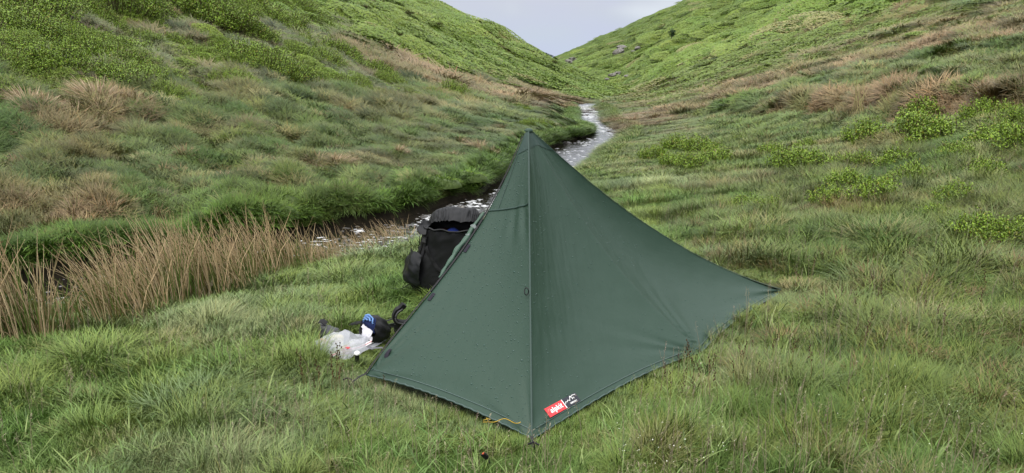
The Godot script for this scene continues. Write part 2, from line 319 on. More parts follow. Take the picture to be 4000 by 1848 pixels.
func zone(x: float, z: float) -> int:
	# call after land(x, z). 0 rough grass, 1 lawn by the tent, 2 pale brown moor grass, 3 bilberry, 4 bracken and grass, 5 water's edge
	var d := sqrt(x * x + z * z)
	var j := 0.035 * d
	var q := Vector2(x + j * n_fine.get_noise_2d(x * 3.0 / (1.0 + 0.1 * d), z * 3.0 / (1.0 + 0.1 * d) + 33.0), z + 2.0 * j * n_fine.get_noise_2d(x * 3.0 / (1.0 + 0.1 * d) + 55.0, z * 3.0 / (1.0 + 0.1 * d)))
	if at_s > 0.0 and x > 6.6 and d < 26.0:
		var bq := (x - BANK_A.x) * BANK_N.x + (z - BANK_A.y) * BANK_N.y + 0.5 * n_fine.get_noise_2d(x * 0.8, z * 0.8 + 17.0)
		if bq > -0.35 and bq < 0.15: return 2
	for a in zones:
		if in_zone(a[1], a[2], q): return a[0]
	if at_green > 0.5 and d > 40.0: return 3
	if d > 78.0: return 3
	return 0

func _ready() -> void:
	rng.seed = 7
	# camera
	var cam := Camera3D.new()
	cam.name = "camera"
	cam.position = Vector3(0, EYE, 0)
	cam.rotation_degrees = Vector3(-11.5, 0, 0)
	cam.fov = 35.24
	cam.near = 0.05
	cam.far = 3000.0
	add_child(cam)
	cam.current = true
	# overcast sky: darker and bluer towards the horizon, brightest overhead
	var env := Environment.new()
	env.background_mode = Environment.BG_SKY
	var pano := PanoramaSkyMaterial.new()
	pano.panorama = ImageTexture.create_from_image(sky_image())
	var sky := Sky.new()
	sky.sky_material = pano
	env.sky = sky
	env.tonemap_mode = Environment.TONE_MAPPER_LINEAR
	env.tonemap_exposure = 1.6
	env.sdfgi_enabled = true
	env.ssao_enabled = true
	env.ssil_enabled = true
	env.fog_enabled = false
	env.fog_density = 0.0006
	env.fog_light_color = Color(0.80, 0.84, 0.92)
	var we := WorldEnvironment.new()
	we.name = "world_environment"
	we.environment = env
	add_child(we)
	# the sun behind thick cloud, high and to the left of the camera
	var sun := DirectionalLight3D.new()
	sun.name = "sun"
	sun.light_color = Color(1.0, 0.97, 0.92)
	sun.light_energy = 0.5
	sun.light_angular_distance = 40.0
	sun.shadow_enabled = true
	sun.rotation_degrees = Vector3(-62, -35, 0)
	add_child(sun)

	n_fine = noise(3, 0.75, 3)
	n_mid = noise(5, 0.16, 3)
	n_big = noise(9, 0.028, 4)
	n_col = noise(21, 0.45, 3)
	n_wave = noise(61, 1.0, 3)
	make_tables()
	make_zones()
	make_ground()
	make_water()
	make_tent()
	make_gear()
	make_plants()
	make_stones()
	make_foam()
	make_grass()

func sky_image() -> Image:
	var im := Image.create(768, 384, false, Image.FORMAT_RGBF)
	var cl := noise(31, 1.3, 5)
	var stops := [[-90.0, Color(0.20, 0.23, 0.27)], [-1.0, Color(0.20, 0.235, 0.30)], [1.0, Color(0.23, 0.27, 0.36)], [2.6, Color(0.25, 0.288, 0.375)], [4.6, Color(0.335, 0.368, 0.44)], [7.0, Color(0.45, 0.472, 0.52)], [14.0, Color(0.66, 0.68, 0.74)], [35.0, Color(1.08, 1.1, 1.14)], [90.0, Color(1.6, 1.62, 1.66)]]
	for y in 384:
		var el := 90.0 - (y + 0.5) / 384.0 * 180.0
		var c := Color()
		for k in stops.size() - 1:
			if el >= stops[k][0] and el <= stops[k + 1][0]:
				c = stops[k][1].lerp(stops[k + 1][1], (el - stops[k][0]) / (stops[k + 1][0] - stops[k][0]))
		for x in 768:
			var az := (x + 0.5) / 768.0 * TAU
			var dir := Vector3(cos(deg_to_rad(el)) * sin(az), sin(deg_to_rad(el)) * 2.5, cos(deg_to_rad(el)) * cos(az))
			var k2 := 1.0 + 0.16 * cl.get_noise_3dv(dir * 1.6) + 0.46 * cl.get_noise_3dv(dir * Vector3(4.0, 8.0, 4.0) + Vector3(1.7, 0, 0.4)) * smoothstep(60.0, 10.0, el)
			im.set_pixel(x, y, Color(c.r * k2, c.g * k2, c.b * (0.3 * 1.0 + 0.7 * k2)))
	return im

# ---------------------------------------------------------------- ground and water

func make_ground() -> void:
	var azs := PackedFloat32Array()
	var t := -180.0
	while t < 180.0:
		azs.append(t)
		t += 0.28 if absf(t + 0.01) < 46.0 else 3.0
	var ds := PackedFloat32Array()
	var d := 0.4
	while d < 900.0:
		ds.append(d)
		d *= 1.04 if d < 1.8 else (1.0115 if d < 45.0 else 1.03)
	var nu := azs.size()
	var pts := PackedVector3Array()
	var cols := PackedColorArray()
	for dd in ds:
		for az in azs:
			var x: float = dd * sin(deg_to_rad(az))
			var z: float = -dd * cos(deg_to_rad(az))
			var y := land(x, z)
			pts.append(Vector3(x, y, z))
			cols.append(soil_color(x, z, dd))
	var m := Mesher.new()
	m.grid(pts, nu, ds.size(), true, cols)
	# close the hole under the camera
	var k := m.v.size()
	m.v.append(Vector3(0, land(0, 0), 0)); m.n.append(Vector3.UP); m.c.append(cols[0])
	for i in nu:
		m.ix.append(k); m.ix.append((i + 1) % nu); m.ix.append(i)
	var gm := mat(Color.WHITE, 0.95, 0.3, true)
	gm.albedo_texture = noise_tex(41, 0.02, 512, grad(Color(0.62, 0.62, 0.6), Color(1, 1, 1)))
	gm.uv1_triplanar = true
	gm.uv1_world_triplanar = true
	gm.uv1_scale = Vector3.ONE * 0.9
	var o := solo("ground", m.done(), gm)
	o.set_meta("kind", "structure")

func soil_color(x: float, z: float, d: float) -> Color:
	# call after land()
	var e := at_e
	var s := at_s
	if e < 0.0: return Color(0.045, 0.03, 0.018)
	var peat := Color(0.022, 0.016, 0.011)
	var bank: float = 0.22 if s < 0.0 else 0.3
	if e < bank: return peat
	var zn := zone(x, z)
	var n := 0.5 + 0.5 * n_col.get_noise_2d(x * 1.5, z * 1.5)
	var c := Color(0.055, 0.075, 0.022).lerp(Color(0.10, 0.095, 0.04), n)
	if zn == 2: c = Color(0.16, 0.12, 0.065).lerp(Color(0.11, 0.11, 0.04), n)
	elif zn == 3: c = Color(0.085, 0.15, 0.02).lerp(Color(0.12, 0.17, 0.03), n)
	elif zn == 4: c = Color(0.10, 0.12, 0.03).lerp(Color(0.14, 0.10, 0.045), n)
	return c

func water_level(u: float, x: float, z: float) -> float:
	# riffles where the stream runs shallow, small steps higher up
	var riff := 0.10 + 0.9 * exp(-pow((u - 9.5) / 2.6, 2.0)) + 0.45 * exp(-pow((u - 34.0) / 3.0, 2.0)) + 0.7 * exp(-pow((u - 44.0) / 5.0, 2.0))
	var step := 0.06 * floorf(clampf((u - 38.0) / 3.0, 0.0, 5.0)) - 0.02 * clampf(u - 38.0, 0.0, 15.0)
	return water_at(u) + step * 0.5 + riff * 0.015 * n_wave.get_noise_2d(x * 6.0, z * 4.5) + 0.008 * n_wave.get_noise_2d(x * 2.0, z * 4.0 + 50.0)

func make_water() -> void:
	var m := Mesher.new()
	var pts := PackedVector3Array()
	var nv := 0
	var u := 2.0
	while u < 62.0:
		var fi := (u + 40.0) * 4.0
		var i := int(fi)
		var l := lerpf(tab_l[i], tab_l[i + 1], fi - i) - 0.3
		var r := lerpf(tab_r[i], tab_r[i + 1], fi - i) + 0.4
		for j in 34:
			var v := lerpf(l, r, j / 33.0)
			var x := u * AX.x + v * AP.x
			var z := u * AX.y + v * AP.y
			pts.append(Vector3(x, water_level(u, x, z), z))
		nv += 1
		u += 0.045
	m.grid(pts, 34, nv, false, PackedColorArray())
	var wm := mat(Color(0.014, 0.012, 0.009), 0.05, 0.78)
	wm.normal_enabled = true
	wm.normal_texture = noise_tex(63, 0.04, 512, null, true, 4.0)
	wm.normal_scale = 0.3
	wm.uv1_triplanar = true
	wm.uv1_world_triplanar = true
	wm.uv1_scale = Vector3(1.1, 1.1, 0.5)
	var o := solo("stream_water", m.done(), wm)
	o.set_meta("kind", "structure")

func make_foam() -> void:
	# broken white water where the stream runs over stones
	rng.seed = 63
	var m := Mesher.new()
	var rim := []
	for i in 9:
		var a := TAU * i / 9.0
		rim.append(Vector3(cos(a) * rnd(0.6, 1.1), 0.0, sin(a) * rnd(0.5, 1.1)))
	for i in 9: m.tri(Vector3(0, 0.35, 0), rim[(i + 1) % 9], rim[i], Color.WHITE)
	for i in 1500:
		var u := 0.0
		var pick := rng.randf()
		if pick < 0.4: u = clampf(rng.randfn(9.8, 1.9), 5.0, 14.0)
		elif pick < 0.62: u = clampf(rng.randfn(31.0, 2.4), 26.0, 37.0)
		elif pick < 0.93: u = rnd(37.0, 55.0)
		else: u = rnd(16.0, 26.0)
		var fi := (u + 40.0) * 4.0
		var l := lerpf(tab_l[int(fi)], tab_l[int(fi) + 1], fi - int(fi)) + 0.06
		var r := lerpf(tab_r[int(fi)], tab_r[int(fi) + 1], fi - int(fi)) - 0.02
		var v := lerpf(l, r, rnd(0.12, 0.98))
		var x := u * AX.x + v * AP.x
		var z := u * AX.y + v * AP.y
		if n_fine.get_noise_2d(x * 1.5, z * 1.1 + 900.0) < 0.0 and u < 37.0: continue
		var big := 0.5 + 0.032 * u
		var b := Basis(Vector3.UP, rnd(-0.5, 0.5)) * Basis.from_scale(Vector3(rnd(0.02, 0.06) * big * 1.5, 0.012, rnd(0.008, 0.022) * big * 1.6))
		put("foam", b, Vector3(x, water_level(u, x, z) + 0.003, z), Color(0.74, 0.76, 0.78) * rnd(0.75, 1.0))
	var o := Node3D.new()
	o.name = "white_water"
	add_child(o)
	tag(o, "broken white water on the riffles of the stream", "foam", "", "stuff")
	spread_out("foam", "flecks", m.done(), mat(Color.WHITE, 0.5, 0.4, true), o)

# ---------------------------------------------------------------- grass

func add_blade(m: Mesher, base: Vector3, turn: float, length: float, lean: float, curl: float, width: float, col: Color, segs := 3) -> void:
	var dir := Vector3(cos(turn), 0, sin(turn))
	var side := Vector3(-dir.z, 0, dir.x) * width * 0.5
	var p := base
	var a := lean
	var step := length / segs
	var k := m.v.size()
	for i in segs + 1:
		var f := float(i) / segs
		var nn := (dir * -cos(a) + Vector3.UP * sin(a)).normalized()
		if nn.y < 0.0: nn = -nn
		nn = (nn + Vector3.UP * 0.25).normalized()
		if i < segs:
			var wd := side * (1.0 - 0.55 * f)
			m.v.append(p - wd); m.v.append(p + wd)
			m.n.append(nn); m.n.append(nn); m.c.append(col); m.c.append(col)
		else:
			m.v.append(p); m.n.append(nn); m.c.append(col)
		p += (dir * sin(a) + Vector3.UP * cos(a)) * step
		a += curl / segs
	for i in segs - 1:
		var q := k + i * 2
		for t in [q, q + 2, q + 1, q + 1, q + 2, q + 3]: m.ix.append(t)
	var q2 := k + (segs - 1) * 2
	m.ix.append(q2); m.ix.append(q2 + 2); m.ix.append(q2 + 1)

# colours of the blades in a tuft, as multiples of the copy's own colour
func blade_tint(dry: float) -> Color:
	var b := rnd(0.45, 1.45)
	if rng.randf() < 0.13: return Color(1.5, 1.45, 1.2) * b
	if rng.randf() < dry: return Color(1.75, 1.28, 0.95) * b
	if rng.randf() < 0.2: return Color(0.75, 0.9, 0.7) * b
	return Color(1, 1, 1) * b

func tuft(n: int, r: float, lo: float, hi: float, width: float, spread: float, wind: float, curl: float, dry: float) -> ArrayMesh:
	var m := Mesher.new()
	for i in n:
		var a := rnd(0, TAU)
		var q := sqrt(rng.randf()) * r
		var base := Vector3(cos(a) * q, -0.015, sin(a) * q)
		var out := Vector2(cos(a), sin(a)) * spread * (0.3 + q / r) + Vector2(wind, 0) + Vector2(rnd(-1, 1), rnd(-1, 1)) * 0.6
		var lean := clampf(out.length() * 0.8, 0.05, 1.35)
		add_blade(m, base, out.angle(), rnd(lo, hi), lean, curl * rnd(0.3, 1.2), width * rnd(0.7, 1.3), blade_tint(dry))
	return m.done()

func leafy(n: int, r: float, h: float, leaf: float) -> ArrayMesh:
	# a low clump of small leaves
	var m := Mesher.new()
	for i in n:
		var a := rnd(0, TAU)
		var q := sqrt(rng.randf())
		var top := h * sqrt(maxf(0.0, 1.0 - q * q * 0.9)) * (0.75 + 0.25 * sin(a * 3.0 + q * 5.0))
		var p := Vector3(cos(a) * q * r, top * pow(rng.randf(), 0.35), sin(a) * q * r)
		var ax := Vector3(rnd(-1, 1), rnd(-0.2, 0.9), rnd(-1, 1)).normalized()
		var up := Vector3(rnd(-0.7, 0.7), 1, rnd(-0.7, 0.7)).normalized()
		var sd := ax.cross(up).normalized() * leaf * rnd(0.25, 0.42)
		var ln := ax * leaf * rnd(0.4, 0.7)
		var b := rnd(0.65, 1.3)
		var col := Color(1, 1, 1) * b
		if rng.randf() < 0.12: col = Color(1.3, 0.95, 0.9) * b
		m.quad(p - ln, p - sd, p + ln, p + sd, col)
	return m.done()

var copies := {}     # kind -> PackedFloat32Array of transforms and colours
func put(kind: String, b: Basis, o: Vector3, c: Color) -> void:
	if not copies.has(kind): copies[kind] = PackedFloat32Array()
	var a: PackedFloat32Array = copies[kind]
	a.append_array(PackedFloat32Array([b.x.x, b.y.x, b.z.x, o.x, b.x.y, b.y.y, b.z.y, o.y, b.x.z, b.y.z, b.z.z, o.z, c.r, c.g, c.b, 1.0]))
	copies[kind] = a

func spread_out(kind: String, called: String, mesh: Mesh, m: Material, parent: Node3D) -> void:
	if not copies.has(kind): return
	var mm := MultiMesh.new()
	mm.transform_format = MultiMesh.TRANSFORM_3D
	mm.use_colors = true
	mm.mesh = mesh
	mm.instance_count = copies[kind].size() / 16
	mm.buffer = copies[kind]
	var o := MultiMeshInstance3D.new()
	o.name = called
	o.multimesh = mm
	o.material_override = m
	parent.add_child(o, true)

func mixc(a: Color, b: Color, t: float) -> Color:
	return a.lerp(b, clampf(t, 0.0, 1.0))

# grass colours in patches, dark to pale
const ROUGH := [Color(0.064, 0.12, 0.017), Color(0.10, 0.165, 0.03), Color(0.148, 0.18, 0.034), Color(0.12, 0.178, 0.055), Color(0.225, 0.205, 0.078)]
const LAWN := [Color(0.09, 0.17, 0.026), Color(0.14, 0.22, 0.055), Color(0.185, 0.24, 0.048), Color(0.16, 0.23, 0.095), Color(0.245, 0.275, 0.12)]

func veg(x: float, z: float, d: float) -> Array:
	# [kind, colour, height]; call after land(x, z)
	var s := at_s
	var e := at_e
	var zn := zone(x, z)
	var n1 := n_col.get_noise_2d(x, z)
	var n2 := n_mid.get_noise_2d(x * 2.0 + 200.0, z * 2.0)
	var n3 := n_fine.get_noise_2d(x * 1.6, z * 1.6 + 90.0)
	var c: Color
	var kind := "mid"
	var high := 1.0
	if zn == 3:
		kind = "leaf"
		if d < 45.0 and n2 + 0.6 * n1 < -0.06:
			kind = "mid" if n3 < 0.2 else "moor"
			c = mixc(Color(0.115, 0.15, 0.06), Color(0.19, 0.15, 0.075), 0.35 + 1.2 * n3)
			return [kind, c, 0.9]
		c = mixc(Color(0.105, 0.185, 0.018), Color(0.175, 0.24, 0.028), 0.5 + 0.9 * n1)
		if n3 > 0.30 and d < 70.0:
			c = Color(0.12, 0.13, 0.05)
			kind = "moor"
	elif zn == 2:
		kind = "moor"
		c = mixc(Color(0.25, 0.175, 0.095), Color(0.125, 0.145, 0.04), 0.3 + 1.3 * n1 + 0.6 * n3)
		high = 1.35
	elif zn == 4:
		kind = "leaf" if rng.randf() < 0.45 else "moor"
		c = mixc(Color(0.13, 0.16, 0.03), Color(0.20, 0.14, 0.06), 0.45 + 1.1 * n1) if kind == "moor" else Color(0.13, 0.19, 0.025)
		high = 0.9
	else:
		var pick := clampf(0.5 + 0.85 * n1 + 0.35 * n3 + rnd(-0.22, 0.22) - 0.22 * smoothstep(0.6, 2.0, x) * smoothstep(5.5, 4.0, d), 0.0, 0.999) * 4.0
		var pal := ROUGH
		if s >= 0.0 and d < 13.0 and rng.randf() > smoothstep(0.0, 2.2, x - 0.3 * (-z - 4.0)): pal = LAWN
		c = mixc(pal[int(pick)], pal[int(pick) + 1], pick - int(pick))
		if s < 0.0:
			kind = "moor" if n2 > 0.14 else "mid"
			c = mixc(c * Color(0.68, 0.74, 0.7), Color(0.19, 0.125, 0.055), -0.03 + 1.0 * n2)
			c = mixc(c, Color(0.095, 0.175, 0.022), smoothstep(1.8, 0.2, e) * 0.8)
		else:
			kind = "lawn"
			if pal == ROUGH and rng.randf() < 0.25 + 0.5 * n3: kind = "long"
			elif rng.randf() < 0.06 + 0.3 * n3: kind = "long"
			if d > 13.0: kind = "mid"
	if rng.randf() < 0.05: c = mixc(c, Color(0.30, 0.25, 0.12), 0.6)
	return [kind, c, high * (1.0 + 0.3 * n3)]

func make_grass() -> void:
	rng.seed = 101
	var gm := mat(Color.WHITE, 0.55, 0.35, true)
	var lm := mat(Color.WHITE, 0.55, 0.35, true)
	for m in [gm, lm]:
		m.backlight_enabled = true
		m.backlight = Color(0.10, 0.13, 0.03)
	var kinds := {}
	for i in 4:
		kinds["lawn%d" % i] = tuft(640, 0.10, 0.03, 0.095, 0.0022, 0.30, 0.2 + 0.2 * i, 1.1, 0.10)
		kinds["long%d" % i] = tuft(480, 0.10, 0.07, 0.20, 0.0026, 0.55, 0.1 + 0.15 * i, 1.3, 0.16)
		kinds["mid%d" % i] = tuft(360, 0.10, 0.04, 0.14, 0.0044, 0.5, 0.12, 1.3, 0.2)
		kinds["moor%d" % i] = tuft(360, 0.10, 0.06, 0.18, 0.0044, 0.4, 0.25, 1.3, 0.25)
		kinds["leaf%d" % i] = leafy(1300, 0.11, 0.06, 0.0105)
		kinds["edge%d" % i] = tuft(60, 0.025, 0.03, 0.085, 0.0024, 0.6, 0.1, 0.9, 0.12)
	var total := 12000
	var lo := 1.7
	var hi := 500.0
	for i in total:
		var az := deg_to_rad(-44.0 + 88.0 * fposmod(0.5 + i * 0.7548776662466927, 1.0))
		var d := lo * pow(hi / lo, fposmod(0.5 + i * 0.5698402909980532, 1.0))
		var x := d * sin(az)
		var z := -d * cos(az)
		if d > 8.0 and d < 45.0: continue      # the finer pass below covers these
		var w := maxf(0.03 * d / 0.10, 0.7) * rnd(0.85, 1.2)
		var out := tent_outside(x, z) if d < 9.0 else 9.0
		if out < 0.12 * w: continue
		var y := land(x, z)
		if at_e < 0.1 + 0.08 * w: continue
		var e0 := at_e
		var k := veg(x, z, d)
		var kind: String = k[0]
		if d > 50.0: w = minf(w, 8.0 if kind != "leaf" else 34.0)
		var hh: float = k[2] * rnd(0.8, 1.15) * maxf(1.0, pow(w, 0.28 if kind != "leaf" else 0.6))
		if e0 < 3.0 and d > 12.0: hh *= 0.5 if d < 22.0 else 0.3
		if out < 0.45:
			if kind == "long": kind = "lawn"
			hh *= 0.75
		if out < 9.0 and gear_here(x, z): hh *= 0.45
		var turn := rnd(0, TAU)
		if kind != "leaf": turn = 2.6 + 2.6 * n_mid.get_noise_2d(x * 3.0, z * 3.0 + 400.0) + (rnd(-0.6, 0.6) if d < 12.0 else rnd(-1.8, 1.8))
		var b := slope_basis(x, z, maxf(0.1, 0.02 * d)) * Basis(Vector3.UP, turn) * Basis.from_scale(Vector3(w, hh, w))
		put(kind + str(rng.randi() % 4), b, Vector3(x, y, z), k[1])
	for i in 15000:
		var az := deg_to_rad(-44.0 + 88.0 * fposmod(0.2 + i * 0.7548776662466927, 1.0))
		var d := 7.8 * pow(46.0 / 7.8, fposmod(0.6 + i * 0.5698402909980532, 1.0))
		var x := d * sin(az)
		var z := -d * cos(az)
		var w := 0.155 * d * rnd(0.85, 1.2)
		var y := land(x, z)
		if at_e < 0.1 + 0.07 * w: continue
		var e0 := at_e
		var k := veg(x, z, d)
		var kind: String = k[0]
		var hh: float = k[2] * rnd(0.8, 1.2) * maxf(1.0, pow(w, 0.32 if kind != "leaf" else 0.6))
		if e0 < 3.0 and d > 12.0: hh *= 0.6 if d < 22.0 else 0.35
		put(kind + str(rng.randi() % 4), slope_basis(x, z, 0.02 * d) * Basis(Vector3.UP, rnd(0, TAU)) * Basis.from_scale(Vector3(w, hh, w)), Vector3(x, y, z), k[1] * (0.5 + 0.95 * pow(rng.randf(), 1.2)))
	# tufts of their real size, standing out of the sward
	for i in 4: kinds["lump%d" % i] = tuft(260, 0.07, 0.09, 0.21, 0.0036, 1.0, 0.2, 1.5, 0.2)
	for i in 4: kinds["hump%d" % i] = tuft(110, 0.07, 0.09, 0.22, 0.0085, 1.0, 0.2, 1.5, 0.2)
	for i in 16000:
		var az := deg_to_rad(-44.0 + 88.0 * fposmod(0.7 + i * 0.7548776662466927, 1.0))
		var d := 4.0 * pow(60.0 / 4.0, fposmod(0.9 + i * 0.5698402909980532, 1.0))
		var x := d * sin(az) + rnd(-0.02, 0.02) * d
		var z := -d * cos(az) + rnd(-0.02, 0.02) * d
		if d < 9.0 and tent_outside(x, z) < 0.35: continue
		var y := land(x, z)
		if at_e < 0.3: continue
		if at_s > 0.0 and d < 14.0 and x < 0.4 * -z - 1.2: continue      # the cropped turf by the stream has none
		var e0 := at_e
		var k := veg(x, z, d)
		if k[0] == "leaf" or n_fine.get_noise_2d(x * 1.3 + 500.0, z * 1.3) < -0.12: continue
		var c: Color = k[1] * rnd(0.45, 1.3)
		var pick := rng.randf()
		if pick < 0.13: c = Color(0.23, 0.15, 0.075) * rnd(0.7, 1.2)
		elif pick < 0.28: c = Color(0.045, 0.075, 0.016)
		var w := (0.6 + 0.022 * d) * rnd(0.7, 1.35)
		if e0 < 3.0 and d > 12.0: w *= 0.6
		put(("hump" if d > 9.5 else "lump") + str(rng.randi() % 4), slope_basis(x, z, 0.3) * Basis(Vector3.UP, rnd(0, TAU)) * Basis.from_scale(Vector3(w, w * rnd(0.9, 1.4), w)), Vector3(x, y, z), c)
	# the far slopes, more closely
	for i in 13000:
		var az := deg_to_rad(-44.0 + 88.0 * fposmod(0.1 + i * 0.7548776662466927, 1.0))
		var d := 13.0 * pow(800.0 / 13.0, fposmod(0.3 + i * 0.5698402909980532, 1.0))
		var x := d * sin(az)
		var z := -d * cos(az)
		var w := 0.16 * d * rnd(0.8, 1.2)
		var y := land(x, z)
		if at_e < 0.1 + 0.06 * w: continue
		var e0 := at_e
		var k := veg(x, z, d)
		var kind: String = k[0]
		if d > 50.0: w = minf(w, 8.0 if kind != "leaf" else 34.0)
		var hh: float = k[2] * rnd(0.7, 1.25) * pow(w, 0.32 if kind != "leaf" else 0.7)
		if e0 < 3.0 and d > 12.0: hh *= 0.5 if d < 22.0 else 0.3
		put(kind + str(rng.randi() % 4), slope_basis(x, z, 0.02 * d) * Basis(Vector3.UP, rnd(0, TAU)) * Basis.from_scale(Vector3(w, hh, w)), Vector3(x, y, z), k[1] * rnd(0.8, 1.2))
	# finer tufts along the hem of the tent and on the lip of the banks
	for i in 9000:
		var x: float
		var z: float
		if i < 1700:
			var f := rng.randf() * 3.0
			var p := TL.lerp(TN, f) if f < 1.0 else TN.lerp(TR, (f - 1.0) / 2.6)
			x = p.x + rnd(-0.14, 0.14)
			z = p.z + rnd(-0.14, 0.14)
			var o := tent_outside(x, z)
			if o < 0.0 or o > 0.12: continue
		else:
			var u := 3.0 + 50.0 * pow(rng.randf(), 1.7)
			var fi := (u + 40.0) * 4.0
			var v := tab_r[int(fi)] + rnd(0.1, 0.75) if rng.randf() < 0.5 else tab_l[int(fi)] - rnd(0.02, 0.6)
			x = u * AX.x + v * AP.x
			z = u * AX.y + v * AP.y
		var y := land(x, z)
		if at_e < 0.1: continue
		var d := sqrt(x * x + z * z)
		var k := veg(x, z, d)
		var w := 1.0 if d < 5.0 else clampf(0.28 * d, 1.0, 6.0)
		var b := Basis(Vector3.UP, rnd(0, TAU)) * Basis.from_scale(Vector3(w, rnd(0.7, 1.2) * maxf(1.0, w * 0.5), w))
		put("edge" + str(rng.randi() % 4), b, Vector3(x, y, z), k[1])
	# grass hanging over the cut bank on the far side
	for i in 900:
		var u := 4.0 + 26.0 * pow(rng.randf(), 1.3)
		var v := tab_l[int((u + 40.0) * 4.0)] - rnd(0.13, 0.42)
		var x := u * AX.x + v * AP.x
		var z := u * AX.y + v * AP.y
		var y := land(x, z)
		if at_e < 0.1: continue
		var w := rnd(0.8, 1.5)
		put("hump" + str(rng.randi() % 4), Basis(Vector3.UP, rnd(0, TAU)) * Basis.from_scale(Vector3(w, w * rnd(0.5, 0.9), w)), Vector3(x, y, z), Color(0.10, 0.185, 0.022) * rnd(0.5, 1.25))
	# flowering stems of bent grass and a few broad blades, standing above the turf
	for i in 3:
		var bm := Mesher.new()
		var lean := Vector3(rnd(-0.06, 0.06), 0, rnd(-0.06, 0.06))
		var tip := Vector3(0, rnd(0.19, 0.26), 0) + lean
		bm.tube(PackedVector3Array([Vector3(0, -0.02, 0), tip * 0.5 - lean * 0.2, tip]), PackedFloat32Array([0.0013, 0.0011, 0.0006]), 3, Color.WHITE)
		for k in 8:
			var p := tip * lerpf(0.78, 1.0, k / 7.0)
			var o := Vector3(rnd(-1, 1), rnd(0.2, 1), rnd(-1, 1)).normalized() * rnd(0.008, 0.018)
			bm.quad(p, p + o * 0.5 + Vector3(0.0014, 0, 0), p + o, p + o * 0.5 - Vector3(0.0014, 0, 0), Color(1.1, 1.0, 1.05))
		kinds["bent%d" % i] = bm.done()
		var wm := Mesher.new()
		for k in 7: add_blade(wm, Vector3(rnd(-0.02, 0.02), -0.01, rnd(-0.02, 0.02)), rnd(0, TAU), rnd(0.09, 0.2), rnd(0.2, 0.8), rnd(0.4, 1.4), rnd(0.005, 0.008), blade_tint(0.25), 4)
		kinds["broad%d" % i] = wm.done()
	for i in 6500:
		var az := deg_to_rad(rnd(-42.0, 42.0))
		var d := 2.2 * pow(13.0 / 2.2, rng.randf())
		var x := d * sin(az)
		var z := -d * cos(az)
		var out := tent_outside(x, z) if d < 9.0 else 9.0
		if out < 0.16 or gear_here(x, z): continue
		var y := land(x, z)
		if at_e < 0.3 or at_s < 0.0: continue
		var n := n_col.get_noise_2d(x * 1.3 + 300.0, z * 1.3)
		var right := smoothstep(-0.5, 1.5, x - 0.2 * (-z - 4.0))
		var q := rnd(0.75, 1.15)
		if i % 2 == 0:
			if n + 0.35 * right < 0.05: continue
			put("bent" + str(rng.randi() % 3), Basis(Vector3.UP, rnd(0, TAU)) * Basis.from_scale(Vector3(q, q * (0.7 + 0.3 * right), q)), Vector3(x, y, z), mixc(Color(0.34, 0.31, 0.19), Color(0.24, 0.17, 0.15), rng.randf()))
		elif i % 5 != 1 and i % 7 != 3:
			put("broad" + str(rng.randi() % 3), Basis(Vector3.UP, rnd(0, TAU)) * Basis.from_scale(Vector3(q, q * (0.8 + 0.3 * right), q)), Vector3(x, y, z), mixc(Color(0.09, 0.17, 0.04), Color(0.19, 0.24, 0.08), rng.randf()))
	# tiny white flowers in the nearest grass
	var fm := Mesher.new()
	for k in 4:
		var t := TAU * k / 4.0
		fm.quad(Vector3(0, 0.001, 0), Vector3(cos(t - 0.5), 0.2, sin(t - 0.5)) * 0.7, Vector3(cos(t), 0.25, sin(t)), Vector3(cos(t + 0.5), 0.2, sin(t + 0.5)) * 0.7, Color.WHITE)
	for i in 120:
		var x := rnd(0.45, 0.95) if i < 55 else rnd(1.0, 2.3)
		var z := rnd(-3.15, -2.75) if i < 55 else rnd(-3.9, -2.75)
		var r := rnd(0.002, 0.004)
		put("flower", Basis.from_euler(Vector3(rnd(-0.5, 0.8), rnd(0, TAU), rnd(-0.4, 0.4))) * Basis.from_scale(Vector3.ONE * r), ground(x, z) + Vector3(0, rnd(0.06, 0.12), 0), Color(0.8, 0.8, 0.7))
	var fl := Node3D.new()
	fl.name = "white_flowers"
	add_child(fl)
	tag(fl, "tiny white flowers scattered in the grass at the lower right", "flowers", "", "stuff")
	spread_out("flower", "petals", fm.done(), mat(Color.WHITE, 0.7, 0.3, true), fl)
	var a := Node3D.new()
	a.name = "meadow_grass"
	add_child(a)
	tag(a, "wet green grass covering the meadow around the tent", "grass", "", "stuff")
	var b2 := Node3D.new()
	b2.name = "moor_grass"
	add_child(b2)
	tag(b2, "rough green and brown moor grass covering both hillsides", "grass", "", "stuff")
	var c2 := Node3D.new()
	c2.name = "bilberry_cover"
	add_child(c2)
	tag(c2, "bright green bilberry carpet on the far hillsides", "shrubs", "", "stuff")
	for i in 3:
		spread_out("bent%d" % i, "flowering_stems", kinds["bent%d" % i], gm, a)
		spread_out("broad%d" % i, "broad_blades", kinds["broad%d" % i], gm, a)
	for i in 4:
		spread_out("lawn%d" % i, "blades", kinds["lawn%d" % i], gm, a)
		spread_out("long%d" % i, "blades", kinds["long%d" % i], gm, a)
		spread_out("edge%d" % i, "blades", kinds["edge%d" % i], gm, a)
		spread_out("hump%d" % i, "tufts", kinds["hump%d" % i], gm, b2)
		spread_out("lump%d" % i, "tufts", kinds["lump%d" % i], gm, b2)
		spread_out("mid%d" % i, "blades", kinds["mid%d" % i], gm, b2)
		spread_out("moor%d" % i, "blades", kinds["moor%d" % i], gm, b2)
		spread_out("leaf%d" % i, "leaves", kinds["leaf%d" % i], lm, c2)

# ---------------------------------------------------------------- tent

